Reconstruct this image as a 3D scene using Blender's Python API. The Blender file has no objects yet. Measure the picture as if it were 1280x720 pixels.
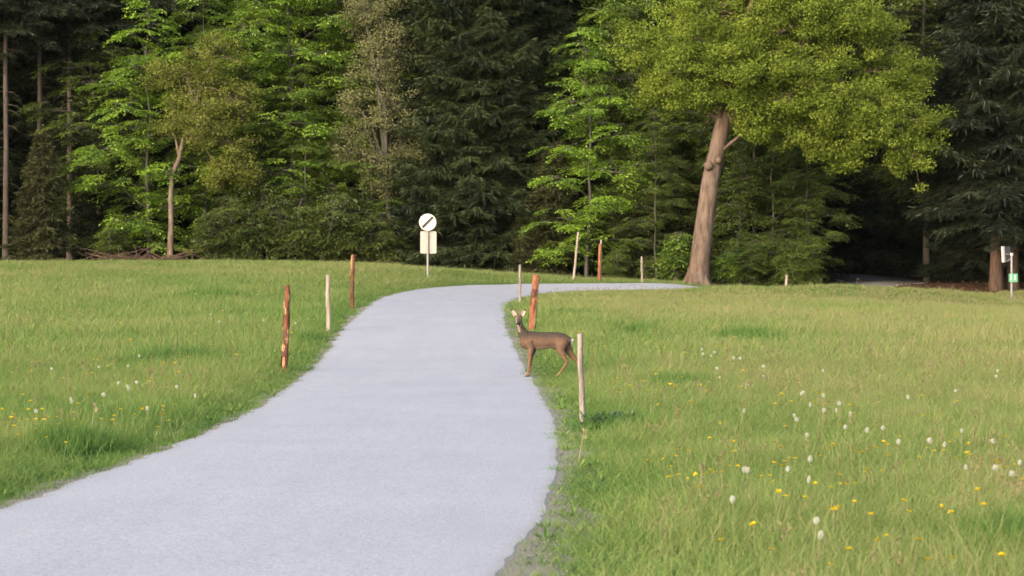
import bpy, math, random
import numpy as np
from mathutils import Vector, Matrix, Euler

# ------------------------------------------------------------------ camera, sky, sun, exposure
scene = bpy.context.scene
COL = scene.collection
rng = np.random.default_rng(7)
random.seed(7)
R = math.radians
CAM_H = 1.6
cam_d = bpy.data.cameras.new("camera")
cam = bpy.data.objects.new("camera", cam_d)
COL.objects.link(cam)
cam.location = (0, 0, CAM_H)
cam.rotation_euler = (R(90 - 0.2465), 0, 0)
cam_d.lens = 85
cam_d.sensor_width = 36
cam_d.clip_start = 0.2
cam_d.clip_end = 8000
cam_d.dof.use_dof = True
cam_d.dof.focus_distance = 34
cam_d.dof.aperture_fstop = 5.5
scene.camera = cam

SUN_EL, SUN_AZ = 22.0, 213.0          # azimuth clockwise from +Y: behind the camera, a little to the left
SUN_STRENGTH, SKY_STRENGTH, EXPOSURE = 1.5, 0.10, 2.1
world = bpy.data.worlds.new("World")
scene.world = world
world.use_nodes = True
wn = world.node_tree
wn.nodes.clear()
sky = wn.nodes.new("ShaderNodeTexSky")
sky.sky_type = 'NISHITA'
sky.sun_disc = False
sky.sun_elevation = R(SUN_EL)
sky.sun_rotation = R(SUN_AZ)
sky.dust_density = 2.5
bg = wn.nodes.new("ShaderNodeBackground")
bg.inputs[1].default_value = SKY_STRENGTH
wo = wn.nodes.new("ShaderNodeOutputWorld")
wn.links.new(sky.outputs[0], bg.inputs[0])
wn.links.new(bg.outputs[0], wo.inputs[0])
sl = bpy.data.lights.new("sun", 'SUN')
sl.energy = SUN_STRENGTH
sl.angle = R(50)
sl.color = (1.0, 0.84, 0.62)
sun = bpy.data.objects.new("sun", sl)
COL.objects.link(sun)
sd = Vector((math.sin(R(SUN_AZ)) * math.cos(R(SUN_EL)), math.cos(R(SUN_AZ)) * math.cos(R(SUN_EL)), math.sin(R(SUN_EL))))
sun.rotation_euler = sd.to_track_quat('Z', 'Y').to_euler()
sun.location = sd * 60
scene.view_settings.view_transform = 'Standard'
scene.view_settings.look = 'None'
scene.view_settings.exposure = EXPOSURE
scene.view_settings.gamma = 1
scene.view_settings.use_curve_mapping = False
scene.render.engine = 'CYCLES'
scene.cycles.max_bounces = 6
scene.cycles.diffuse_bounces = 3
scene.cycles.transmission_bounces = 4
scene.cycles.caustics_reflective = False
scene.cycles.caustics_refractive = False
scene.cycles.use_denoising = True

# ------------------------------------------------------------------ helpers: tags, meshes
def tag(o, label=None, cat=None, group=None, kind=None):
    if label: o['label'] = label
    if cat: o['category'] = cat
    if group: o['group'] = group
    if kind: o['kind'] = kind
    return o

def empty(name, loc, rz=0.0):
    o = bpy.data.objects.new(name, None)
    o.empty_display_size = 0.2
    COL.objects.link(o)
    o.location = loc
    o.rotation_euler = (0, 0, rz)
    return o

class MB:
    """collects vertex and face arrays, builds one mesh"""
    def __init__(s):
        s.v = []; s.f = []; s.n = 0; s.t = []
    def add(s, v, faces, tint=0.5):
        v = np.asarray(v, np.float32).reshape(-1, 3)
        for f in (faces if isinstance(faces, list) else [faces]):
            f = np.asarray(f, np.int32)
            if f.size: s.f.append(f + s.n)
        s.v.append(v)
        s.t.append(np.broadcast_to(np.asarray(tint, np.float32), (len(v),)))
        s.n += len(v)
        return s
    def tube(s, P, rad, n=8, cap=True, tint=0.5, flat=None):
        P = np.asarray(P, float); m = len(P)
        rad = np.broadcast_to(np.asarray(rad, float), (m,))
        T = np.gradient(P, axis=0); T /= np.linalg.norm(T, axis=1)[:, None] + 1e-9
        a = np.array([0, 1, 0.]) if abs(T[0, 1]) < .8 else np.array([1, 0, 0.])
        A = np.cross(T, a); A /= np.linalg.norm(A, axis=1)[:, None] + 1e-9
        B = np.cross(T, A)
        th = np.linspace(0, 2 * np.pi, n, endpoint=False)
        V = P[:, None] + rad[:, None, None] * (np.cos(th)[None, :, None] * A[:, None] + np.sin(th)[None, :, None] * B[:, None])
        i = np.arange(m - 1)[:, None] * n; j = np.arange(n)[None]; k = (j + 1) % n
        q = np.stack([i + j, i + k, i + n + k, i + n + j], -1).reshape(-1, 4)
        s.add(V.reshape(-1, 3), q, tint)
        if cap:
            for base, pt, r in ((0, P[0], 0), ((m - 1) * n, P[-1], 1)):
                vv = np.vstack([V[0 if r == 0 else -1], pt[None]])
                j1 = np.arange(n); j2 = (j1 + 1) % n
                s.add(vv, np.stack([j2, j1, np.full(n, n)], 1) if r == 0 else np.stack([j1, j2, np.full(n, n)], 1), tint)
        return s
    def box(s, c, size, rot=None, tint=0.5):
        v = np.array([[x, y, z] for x in (-.5, .5) for y in (-.5, .5) for z in (-.5, .5)]) * np.asarray(size)
        if rot is not None: v = v @ np.array(Euler(rot).to_matrix()).T
        s.add(v + np.asarray(c), np.array([[0, 1, 3, 2], [4, 6, 7, 5], [0, 4, 5, 1], [2, 3, 7, 6], [0, 2, 6, 4], [1, 5, 7, 3]]), tint)
        return s
    def leaves(s, C, D, N, ln, wd, fold=0.12, tint=0.5):
        C = np.asarray(C, np.float32); k = len(C)
        D = D / (np.linalg.norm(D, axis=1)[:, None] + 1e-9)
        S = np.cross(D, N); S /= np.linalg.norm(S, axis=1)[:, None] + 1e-9
        N2 = np.cross(S, D)
        ln = np.broadcast_to(np.asarray(ln, float), (k,))[:, None]; wd = np.broadcast_to(np.asarray(wd, float), (k,))[:, None]
        v = np.stack([C, C + D * ln * .45 + S * wd * .5 + N2 * wd * fold, C + D * ln, C + D * ln * .45 - S * wd * .5 + N2 * wd * fold], 1)
        tt = np.repeat(np.broadcast_to(np.asarray(tint, np.float32), (k,)), 4)
        s.add(v.reshape(-1, 3), np.arange(4 * k).reshape(k, 4), tt)
        return s
    def mesh(s, name, mat=None, smooth=False):
        me = bpy.data.meshes.new(name)
        V = np.concatenate(s.v).astype(np.float32)
        me.vertices.add(len(V)); me.vertices.foreach_set("co", V.ravel())
        L = np.concatenate([f.ravel() for f in s.f]).astype(np.int32)
        cnt = np.concatenate([np.full(len(f), f.shape[1], np.int32) for f in s.f])
        me.loops.add(len(L)); me.loops.foreach_set("vertex_index", L)
        me.polygons.add(len(cnt))
        st = np.zeros(len(cnt), np.int32); st[1:] = np.cumsum(cnt)[:-1]
        me.polygons.foreach_set("loop_start", st); me.polygons.foreach_set("loop_total", cnt)
        me.polygons.foreach_set("use_smooth", np.full(len(cnt), smooth))
        at = me.attributes.new("tint", 'FLOAT', 'POINT')
        at.data.foreach_set("value", np.concatenate(s.t).astype(np.float32))
        me.update(calc_edges=True)
        if mat: me.materials.append(mat)
        return me
    def build(s, name, mat=None, parent=None, smooth=False, link=True):
        o = bpy.data.objects.new(name, s.mesh(name, mat, smooth))
        if link: COL.objects.link(o)
        if parent: o.parent = parent
        return o

def copy_tree(o, parent=None):
    c = o.copy(); COL.objects.link(c); c.parent = parent
    for ch in o.children: copy_tree(ch, c)
    return c

def sm(t):
    t = np.clip(t, 0, 1); return t * t * (3 - 2 * t)

def vnoise(X, Y, scale, seed=0):
    """value noise 0..1"""
    x = np.asarray(X, float) / scale; y = np.asarray(Y, float) / scale
    xi = np.floor(x).astype(np.int64); yi = np.floor(y).astype(np.int64)
    fx = x - xi; fy = y - yi; fx = fx * fx * (3 - 2 * fx); fy = fy * fy * (3 - 2 * fy)
    def h(a, b):
        k = np.sin(a * 127.1 + b * 311.7 + seed * 74.7) * 43758.5453
        return k - np.floor(k)
    return (h(xi, yi) * (1 - fx) + h(xi + 1, yi) * fx) * (1 - fy) + (h(xi, yi + 1) * (1 - fx) + h(xi + 1, yi + 1) * fx) * fy

# ------------------------------------------------------------------ helpers: materials
def mat_new(name):
    m = bpy.data.materials.new(name); m.use_nodes = True
    nt = m.node_tree; nt.nodes.clear()
    out = nt.nodes.new("ShaderNodeOutputMaterial")
    return m, nt, out
def nd(nt, t, **kw):
    n = nt.nodes.new(t)
    for k, v in kw.items():
        if k.startswith("i_"):
            n.inputs[int(k[2:])].default_value = v
        else: setattr(n, k, v)
    return n
def ramp(nt, fac, stops):
    r = nt.nodes.new("ShaderNodeValToRGB")
    e = r.color_ramp.elements
    while len(e) < len(stops): e.new(0.5)
    for el, (p, c) in zip(e, stops):
        el.position = p; el.color = (*c, 1)
    nt.links.new(fac, r.inputs[0])
    return r.outputs[0]
def noise(nt, scale, detail=3, rough=.6, coord='Object', stretch=None):
    tc = nt.nodes.new("ShaderNodeTexCoord")
    o = tc.outputs[coord]
    if stretch:
        mp = nt.nodes.new("ShaderNodeMapping"); mp.inputs['Scale'].default_value = stretch
        nt.links.new(o, mp.inputs[0]); o = mp.outputs[0]
    n = nt.nodes.new("ShaderNodeTexNoise"); n.inputs['Scale'].default_value = scale
    n.inputs['Detail'].default_value = detail; n.inputs['Roughness'].default_value = rough
    nt.links.new(o, n.inputs[0])
    return n.outputs[0]
def mixc(nt, fac, a, b, mode='MIX'):
    m = nt.nodes.new("ShaderNodeMix"); m.data_type = 'RGBA'; m.blend_type = mode
    for s, v in ((m.inputs[0], fac), (m.inputs[6], a), (m.inputs[7], b)):
        if hasattr(v, 'links') or hasattr(v, 'is_linked'): nt.links.new(v, s)
        else: s.default_value = v if isinstance(v, float) else (*v, 1)
    return m.outputs[2]
def bump(nt, h, strength=.4, dist=.02):
    b = nt.nodes.new("ShaderNodeBump"); b.inputs['Strength'].default_value = strength; b.inputs['Distance'].default_value = dist
    nt.links.new(h, b.inputs['Height']); return b.outputs[0]
def solid(name, col, rough=.6, metal=0.0, var=0.12, scale=12, bmp=0.0):
    m, nt, out = mat_new(name)
    p = nd(nt, "ShaderNodeBsdfPrincipled"); p.inputs['Roughness'].default_value = rough; p.inputs['Metallic'].default_value = metal
    n = noise(nt, scale, 4)
    c = ramp(nt, n, [(.3, tuple(x * (1 - var) for x in col)), (.7, tuple(min(1, x * (1 + var)) for x in col))])
    nt.links.new(c, p.inputs['Base Color'])
    if bmp: nt.links.new(bump(nt, n, bmp), p.inputs['Normal'])
    nt.links.new(p.outputs[0], out.inputs[0]); return m
def leaf_mat(name, dark, light, trans=.35, gloss=.04):
    """foliage: colour varies leaf by leaf and spray by spray, some light passes through"""
    m, nt, out = mat_new(name)
    geo = nt.nodes.new("ShaderNodeNewGeometry")
    at = nd(nt, "ShaderNodeAttribute", attribute_name="tint")
    ad = nd(nt, "ShaderNodeMath", operation='MULTIPLY_ADD'); ad.inputs[1].default_value = .34
    nt.links.new(geo.outputs['Random Per Island'], ad.inputs[0])
    ml = nd(nt, "ShaderNodeMath", operation='MULTIPLY'); ml.inputs[1].default_value = .66
    nt.links.new(at.outputs['Fac'], ml.inputs[0]); nt.links.new(ml.outputs[0], ad.inputs[2])
    c = ramp(nt, ad.outputs[0], [(.15, dark), (.85, light)])
    d = nd(nt, "ShaderNodeBsdfDiffuse"); t = nd(nt, "ShaderNodeBsdfTranslucent"); g = nd(nt, "ShaderNodeBsdfGlossy")
    g.inputs['Roughness'].default_value = .5; g.inputs['Color'].default_value = (.8, .85, .8, 1)
    nt.links.new(c, d.inputs[0])
    tc = mixc(nt, 1.0, c, (1.25, 1.3, .5), 'MULTIPLY'); nt.links.new(tc, t.inputs[0])
    m1 = nd(nt, "ShaderNodeMixShader"); m1.inputs[0].default_value = trans
    nt.links.new(d.outputs[0], m1.inputs[1]); nt.links.new(t.outputs[0], m1.inputs[2])
    m2 = nd(nt, "ShaderNodeMixShader"); m2.inputs[0].default_value = gloss
    nt.links.new(m1.outputs[0], m2.inputs[1]); nt.links.new(g.outputs[0], m2.inputs[2])
    nt.links.new(m2.outputs[0], out.inputs[0]); return m
def bark_mat(name, a, b, c, scale=3.0, stretch=(1, 1, .22), bmp=.7):
    m, nt, out = mat_new(name)
    p = nd(nt, "ShaderNodeBsdfPrincipled"); p.inputs['Roughness'].default_value = .9
    n = noise(nt, scale * 3, 6, .65, stretch=stretch); n2 = noise(nt, scale * .6, 3)
    col = mixc(nt, n2, ramp(nt, n, [(.35, a), (.65, b)]), ramp(nt, n, [(.35, a), (.6, c)]))
    nt.links.new(col, p.inputs['Base Color']); nt.links.new(bump(nt, n, bmp, .04), p.inputs['Normal'])
    nt.links.new(p.outputs[0], out.inputs[0]); return m

# ------------------------------------------------------------------ terrain and road
_py = np.array([-900, 0, 13, 30, 36, 41, 46, 52, 57, 67, 79.5, 89, 100, 110, 120, 135, 160, 220, 900])
_pz = np.array([0, 0, 0, 0, .01, .07, .20, .43, .58, .84, 1.07, 1.26, 1.37, 1.45, 1.60, 1.80, 2.1, 2.8, 4])
_ty = np.arange(-60, 260, .5); _tz = np.interp(_ty, _py, _pz)
_k = np.exp(-.5 * (np.arange(-8, 9) / 3.) ** 2); _k /= _k.sum()
_tz = np.convolve(np.pad(_tz, 8, mode='edge'), _k, 'valid')
RD = np.array([(-1.8, -60), (-1.95, 0), (-1.86, 13), (-1.66, 18), (-1.33, 25), (-1.36, 31), (-1.5, 38), (-1.7, 46), (-1.97, 56), (-2.1, 66),
               (-1.92, 73), (-1.42, 79), (-.3, 84.4), (2, 87.6), (5, 89.4), (8.5, 91.3), (12.2, 94.5), (15, 100), (16.6, 108), (17.4, 118),
               (17.7, 135), (16, 160), (10, 200)])
def catmull(P, n=24):
    out = []; Q = np.vstack([2 * P[0] - P[1], P, 2 * P[-1] - P[-2]])
    for i in range(1, len(Q) - 2):
        p0, p1, p2, p3 = Q[i - 1:i + 3]; d1 = np.linalg.norm(p2 - p1)
        m1 = (p2 - p0) / (d1 + np.linalg.norm(p1 - p0)) * d1
        m2 = (p3 - p1) / (np.linalg.norm(p3 - p2) + d1) * d1
        t = np.linspace(0, 1, n, endpoint=False)[:, None]
        out.append((2 * t ** 3 - 3 * t ** 2 + 1) * p1 + (t ** 3 - 2 * t ** 2 + t) * m1 + (-2 * t ** 3 + 3 * t ** 2) * p2 + (t ** 3 - t ** 2) * m2)
    out.append(P[-1:]); return np.vstack(out)
RC = catmull(RD)
RW = 1.78
def road_sd(X, Y):
    X = np.asarray(X, float); Y = np.asarray(Y, float); sh = X.shape
    p = np.stack([X.ravel(), Y.ravel()], 1); d = np.empty(len(p))
    C = RC[::3]; T = np.gradient(C, axis=0); T /= np.linalg.norm(T, axis=1)[:, None]
    for s in range(0, len(p), 20000):
        q = p[s:s + 20000]
        d2 = (q ** 2).sum(1)[:, None] - 2 * q @ C.T + (C ** 2).sum(1)[None]
        i = d2.argmin(1); v = q - C[i]
        cr = T[i, 0] * v[:, 1] - T[i, 1] * v[:, 0]
        d[s:s + 20000] = np.linalg.norm(v, axis=1) * np.where(cr >= 0, 1, -1)
    return d.reshape(sh)
def ground(X, Y, sd=None):
    X = np.asarray(X, float); Y = np.asarray(Y, float)
    if sd is None: sd = road_sd(X, Y)
    rd = np.abs(sd)
    z = np.interp(Y, _ty, _tz)
    L = .78 * sm((6.5 - X) / 16) * sm((Y - 52) / 48) * sm((rd - 1.2) / 4.2)
    Rr = -.62 * sm((X - 4) / 15) * sm((Y - 48) / 38) * (1 - sm((Y - 91) / 12)) * sm((rd - 1.5) / 4)
    w = sm((Y - 60) / 18) * (1 - sm((X - 6) / 6)) * (1 - sm((Y - 93) / 6))
    dip = -.24 * sm((X - 5.2) / 3.5) * (1 - sm((X - 13.0) / 3)) * sm((Y - 86) / 3) * (1 - sm((Y - 97) / 6))
    hump = (.24 + .21 * sm((X - 9) / 3)) * np.exp(-((Y - 86.3) / 2.0) ** 2) * sm((X - 5) / 3.5) * (1 - sm((X - 15.5) / 3))
    return z + L + Rr + hump + dip + w * .055 * np.clip(sd, -2.2, 2.2)
def gz(x, y): return float(ground(np.array([x]), np.array([y]))[0])
EX = np.array([-60, -30, -21, -15, -7, 0, 4, 6.5, 8.5, 11, 14, 17, 20, 30, 60])
EY = np.array([99, 101, 101.5, 103, 103.2, 101.5, 97.5, 95, 95.2, 97.2, 93.5, 94.5, 97, 99, 97])
def forest_edge(X): return np.interp(X, EX, EY)

# meadow / forest floor ground: one sheet to the horizon
def axis(fine0, fine1, step, far):
    a = list(np.arange(fine0, fine1 + 1e-6, step)); d = step
    lo, hi = a[0], a[-1]
    while hi < far: d *= 1.35; hi += d; a.append(hi)
    d = step
    while lo > -far: d *= 1.35; lo -= d; a.insert(0, lo)
    return np.array(a)
gx = axis(-26, 26, .35, 1500); gy = axis(4, 130, .45, 1500)
GX, GY = np.meshgrid(gx, gy)
GSD = road_sd(GX, GY)
GZ = ground(GX, GY, GSD) - .012 - .05 * (np.abs(GSD) < 1.5)
soil = sm((GY - forest_edge(GX) + 1.0 * (vnoise(GX, GY, 1.2, 3) - .5)) / .9)
nx, ny = len(gx), len(gy)
i = (np.arange(ny - 1)[:, None] * nx + np.arange(nx - 1)[None]).ravel()
gm = MB(); gm.add(np.stack([GX, GY, GZ], -1).reshape(-1, 3), np.stack([i, i + 1, i + nx + 1, i + nx], 1), soil.ravel())
m, nt, out = mat_new("meadow_soil")
p = nd(nt, "ShaderNodeBsdfPrincipled"); p.inputs['Roughness'].default_value = 1; p.inputs['Specular IOR Level'].default_value = .1
n1 = noise(nt, .35, 5); n2 = noise(nt, 9, 5, .7); at = nd(nt, "ShaderNodeAttribute", attribute_name="tint")
gcol = mixc(nt, n2, ramp(nt, n1, [(.35, (.05, .09, .02)), (.65, (.095, .13, .038))]), (.085, .105, .035))
lit = ramp(nt, n2, [(.3, (.018, .011, .007)), (.5, (.05, .028, .015)), (.72, (.10, .052, .025))])
nt.links.new(mixc(nt, at.outputs['Fac'], gcol, lit), p.inputs['Base Color'])
nt.links.new(bump(nt, n2, .6, .05), p.inputs['Normal']); nt.links.new(p.outputs[0], out.inputs[0])
tag(gm.build("ground", m, smooth=True), kind='structure')

# road: paved strip with ragged edges
RT = np.gradient(RC, axis=0); RT /= np.linalg.norm(RT, axis=1)[:, None]
RN = np.stack([RT[:, 1], -RT[:, 0]], 1)                        # towards the inner (deer) side
def resample(P, step):
    s = np.concatenate([[0], np.cumsum(np.linalg.norm(np.diff(P, axis=0), axis=1))])
    t = np.arange(0, s[-1], step)
    return np.stack([np.interp(t, s, P[:, 0]), np.interp(t, s, P[:, 1])], 1), t
RP, RS = resample(RC, .12)
RPT = np.gradient(RP, axis=0); RPT /= np.linalg.norm(RPT, axis=1)[:, None]
for _ in range(3): RPT[1:-1] = (RPT[:-2] + RPT[1:-1] * 2 + RPT[2:]) / 4
RPN = np.stack([RPT[:, 1], -RPT[:, 0]], 1)
edgeR = RW + .045 * (vnoise(RS, RS * 0, 1.6, 1) - .5) + .035 * (vnoise(RS, RS * 0, .21, 2) - .5)
edgeL = RW + .08 * (vnoise(RS, RS * 0, .8, 5) - .5) + .07 * (vnoise(RS, RS * 0, .23, 6) - .5)
edgeR = edgeR + .17 * sm((RP[:, 1] - 13.0) / 3.0) * (1 - sm((RP[:, 1] - 19.0) / 6.0)) + .12 * sm((RP[:, 1] - 55) / 8) * (1 - sm((RP[:, 1] - 74) / 8))
us = np.linspace(-1, 1, 15)
off = np.where(us[None] < 0, us[None] * edgeL[:, None], us[None] * edgeR[:, None])
PX = RP[:, None, 0] + RPN[:, None, 0] * off; PY = RP[:, None, 1] + RPN[:, None, 1] * off
PZ = ground(PX, PY) + .028 - .018 * us[None] ** 4
rb = MB(); nu = len(us)
i = (np.arange(len(RP) - 1)[:, None] * nu + np.arange(nu - 1)[None]).ravel()
rb.add(np.stack([PX, PY, PZ], -1).reshape(-1, 3), np.stack([i, i + nu, i + nu + 1, i + 1], 1)[:, ::-1], (np.abs(us)[None] + 2.0 * sm((PY - 94.5 + vnoise(PX, PY, 1.1, 31)) / 4)).ravel())  # tint rises past the wood's edge, mask for the painted lane shade
for c, sgn in ((0, -1), (nu - 1, 1)):                            # the broken edge drops to the soil
    top = np.stack([PX[:, c], PY[:, c], PZ[:, c]], 1); bot = top.copy(); bot[:, :2] += RPN * .05 * sgn; bot[:, 2] -= .03
    k = np.arange(len(RP) - 1); o = len(RP)
    rb.add(np.vstack([top, bot]), np.stack([k, k + 1, k + 1 + o, k + o], 1), 1.0)
m, nt, out = mat_new("asphalt")
p = nd(nt, "ShaderNodeBsdfPrincipled"); p.inputs['Roughness'].default_value = .85; p.inputs['Specular IOR Level'].default_value = .25
g1 = noise(nt, 55, 3, .8); g2 = noise(nt, .55, 5, .6); g3 = noise(nt, 170, 2, .7); g4 = noise(nt, 2.2, 6, .7, stretch=(1, .1, 1))
at = nd(nt, "ShaderNodeAttribute", attribute_name="tint")
base = ramp(nt, g2, [(.3, (.300, .304, .336)), (.7, (.328, .331, .360))])
grain = ramp(nt, g1, [(.3, (.45, .45, .47)), (.48, (1, 1, 1)), (.7, (1.4, 1.38, 1.34))])
c = mixc(nt, .8, base, grain, 'MULTIPLY')
fine = ramp(nt, g3, [(.3, (.7, .7, .7)), (.6, (1.1, 1.1, 1.1))]); c = mixc(nt, .6, c, fine, 'MULTIPLY')
streak = ramp(nt, g4, [(.3, (.93, .93, .94)), (.6, (1.02, 1.02, 1.0))]); c = mixc(nt, .8, c, streak, 'MULTIPLY')
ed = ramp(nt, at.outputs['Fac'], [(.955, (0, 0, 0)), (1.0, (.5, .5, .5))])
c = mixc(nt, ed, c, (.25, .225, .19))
lane_shade_f = nd(nt, "ShaderNodeMapRange"); lane_shade_f.inputs[1].default_value = 1.0; lane_shade_f.inputs[2].default_value = 3.0
nt.links.new(at.outputs['Fac'], lane_shade_f.inputs[0])
c = mixc(nt, lane_shade_f.outputs[0], c, ramp(nt, noise(nt, 4, 5, .7), [(.3, (.014, .012, .012)), (.7, (.034, .028, .026))]))       # shade of the wood painted into the asphalt colour along the lane
nt.links.new(c, p.inputs['Base Color']); nt.links.new(bump(nt, g1, .35, .008), p.inputs['Normal'])
nt.links.new(p.outputs[0], out.inputs[0])
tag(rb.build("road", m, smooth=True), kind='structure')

# gravel shoulders: thin strips of worn ground along both edges
gravel_m, nt, out = mat_new("shoulder_gravel")
p = nd(nt, "ShaderNodeBsdfPrincipled"); p.inputs['Roughness'].default_value = .95
v1 = noise(nt, 38, 5, .85); v2 = noise(nt, 1.6, 4)
c = mixc(nt, v2, ramp(nt, v1, [(.3, (.10, .08, .062)), (.5, (.25, .22, .19)), (.7, (.40, .375, .345))]), ramp(nt, v1, [(.3, (.10, .095, .055)), (.7, (.22, .20, .14))]))
nt.links.new(c, p.inputs['Base Color']); nt.links.new(bump(nt, v1, .8, .02), p.inputs['Normal']); nt.links.new(p.outputs[0], out.inputs[0])
SHW_R = lambda s, y: np.clip(.08 + .42 * vnoise(s, s * 0, 2.3, 11) ** 1.5 * (1 - sm((y - 60) / 20)) + .10 * sm((20 - y) / 9), .05, 1)
SHW_L = lambda s, y: np.clip(.10 + .20 * vnoise(s, s * 0, 2.0, 12), .05, 1)
def shoulder(sgn, edge, wid):
    b = MB(); u = np.linspace(0, 1, 5)
    w = wid(RS, RP[:, 1]) + .12 * (vnoise(RS, RS * 0, .3, 14 + sgn) - .3)
    o = sgn * (edge[:, None] - .12 + u[None] * (w[:, None] + .12))
    X = RP[:, None, 0] + RPN[:, None, 0] * o; Y = RP[:, None, 1] + RPN[:, None, 1] * o
    Z = ground(X, Y) + .004 - .02 * u[None] ** 3
    i = (np.arange(len(RP) - 1)[:, None] * 5 + np.arange(4)[None]).ravel()
    q = np.stack([i, i + 5, i + 6, i + 1], 1)
    b.add(np.stack([X, Y, Z], -1).reshape(-1, 3), q[:, ::-1] if sgn > 0 else q)
    tag(b.build("gravel_shoulder", gravel_m, smooth=True), kind='structure')
shoulder(1, edgeR, SHW_R); shoulder(-1, edgeL, SHW_L)
# loose pebbles on the shoulders, nobody could count them
pb = MB()
ico = np.array([[0, 0, 1], [.9, 0, .2], [.2, .85, .15], [-.8, .5, .2], [-.7, -.6, .15], [.3, -.85, .2], [0, 0, -.6]])
icf = np.array([[0, 1, 2], [0, 2, 3], [0, 3, 4], [0, 4, 5], [0, 5, 1], [6, 2, 1], [6, 3, 2], [6, 4, 3], [6, 5, 4], [6, 1, 5]])
for _ in range(3600):
    k = int(rng.integers(int(72 / .12), int(118 / .12)))
    sgn = 1 if rng.random() < .75 else -1
    o = sgn * ((edgeR[k] if sgn > 0 else edgeL[k]) + .01 + abs(rng.normal(0, .16)) + (.1 * rng.random() if sgn > 0 else 0))
    x = RP[k, 0] + RPN[k, 0] * o; y = RP[k, 1] + RPN[k, 1] * o
    a = rng.random() * 6.28; ca, sa = math.cos(a), math.sin(a); r = .006 + .013 * rng.random() ** 3
    v = ico * r * np.array([1, .8, .6]); v = v @ np.array([[ca, sa, 0], [-sa, ca, 0], [0, 0, 1]])
    pb.add(v + np.array([x, y, 0]), icf, rng.random())
_v = np.concatenate(pb.v); _z = ground(_v[:, 0], _v[:, 1]) + .012
pb.v = [(_v + np.stack([_z * 0, _z * 0, _z], 1)).astype(np.float32)]
tag(pb.build("gravel", solid("pebble_stone", (.115, .105, .095), .9, var=.5, scale=30)), kind='stuff')

# ------------------------------------------------------------------ meadow grass
def tuft(n, h0, h1, w, spread, lean, seed, seg=3):
    r = np.random.default_rng(seed); b = MB()
    for _ in range(n):
        a = r.random() * 6.283; rr = spread * math.sqrt(r.random()); L = h0 + (h1 - h0) * r.random()
        base = np.array([rr * math.cos(a), rr * math.sin(a), -.02])
        la = r.random() * 6.283; ln = lean * (.3 + r.random()) * L
        d = np.array([math.cos(la), math.sin(la), 0]); fa = r.random() * 6.283; s = np.array([math.cos(fa), math.sin(fa), 0])
        t = np.linspace(0, 1, seg + 1)[:, None]
        P = base + d * ln * t ** 2 + np.array([0, 0, 1.]) * (L * (t - .28 * lean * t ** 2))
        ww = (w * (.6 + .8 * r.random())) * (1 - t ** 1.6) * .5
        lft = P + s * ww; rgt = P - s * ww
        V = np.vstack([lft[:-1], rgt[:-1], P[-1:]]); k = np.arange(seg - 1)
        b.add(V, [np.stack([k, k + 1, k + 1 + seg, k + seg], 1), np.array([[seg - 1, 2 * seg, 2 * seg - 1]])], r.random())
    return b
def stalks(n, h0, h1, seed):
    r = np.random.default_rng(seed); b = MB()
    for _ in range(n):
        a = r.random() * 6.283; rr = .14 * r.random(); L = h0 + (h1 - h0) * r.random()
        base = np.array([rr * math.cos(a), rr * math.sin(a), 0]); la = r.random() * 6.283; d = np.array([math.cos(la), math.sin(la), 0])
        P = np.array([base, base + d * .03 * L + [0, 0, L * .5], base + d * .12 * L + [0, 0, L * .85]])
        b.tube(P, [.0016, .0014, .0012], 3, cap=False, tint=.8)
        m = 10; t = r.random(m); C = P[2] + d * .05 * L * t[:, None] + np.array([0, 0, 1]) * (L * .17 * t[:, None])
        D = r.normal(0, .5, (m, 3)) + np.array([0, 0, 1.]); b.leaves(C, D, r.normal(0, 1, (m, 3)), .03, .009, tint=.95)
    return b
def herb(n, rad, seed):
    r = np.random.default_rng(seed); b = MB()
    a = r.random(n) * 6.283; el = .3 + r.random(n) * .9
    D = np.stack([np.cos(a) * np.cos(el), np.sin(a) * np.cos(el), np.sin(el)], 1)
    C = D * .02 * r.random(n)[:, None] + np.array([0, 0, .02]) + np.stack([np.cos(a), np.sin(a), 0 * a], 1) * .03
    b.leaves(C, D, np.tile([0, 0, 1.], (n, 1)) + r.normal(0, .2, (n, 3)), rad * (.6 + .6 * r.random(n)), rad * .28, tint=.2 + .5 * r.random(n))
    return b
def grass_mat(name, stops, trans=.3):
    m, nt, out = mat_new(name)
    at = nd(nt, "ShaderNodeAttribute", attribute_name="hue", attribute_type='INSTANCER')
    t2 = nd(nt, "ShaderNodeAttribute", attribute_name="tint")
    a = nd(nt, "ShaderNodeMath", operation='MULTIPLY_ADD'); a.inputs[1].default_value = .46
    nt.links.new(t2.outputs['Fac'], a.inputs[0])
    s = nd(nt, "ShaderNodeMath", operation='MULTIPLY'); s.inputs[1].default_value = .8; nt.links.new(at.outputs['Fac'], s.inputs[0])
    nt.links.new(s.outputs[0], a.inputs[2])
    c = ramp(nt, a.outputs[0], stops)
    d = nd(nt, "ShaderNodeBsdfDiffuse"); t = nd(nt, "ShaderNodeBsdfTranslucent")
    nt.links.new(c, d.inputs[0]); nt.links.new(mixc(nt, 1.0, c, (1.2, 1.25, .6), 'MULTIPLY'), t.inputs[0])
    mx = nd(nt, "ShaderNodeMixShader"); mx.inputs[0].default_value = trans
    nt.links.new(d.outputs[0], mx.inputs[1]); nt.links.new(t.outputs[0], mx.inputs[2]); nt.links.new(mx.outputs[0], out.inputs[0])
    return m
GM = grass_mat("grass_blade", [(.0, (.022, .062, .020)), (.25, (.072, .150, .040)), (.5, (.155, .225, .066)), (.75, (.225, .242, .096)), (1.0, (.31, .25, .145))])
GS = grass_mat("grass_seed_stalk", [(.0, (.11, .15, .05)), (.6, (.165, .165, .075)), (1.0, (.20, .165, .10))], .15)
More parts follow.
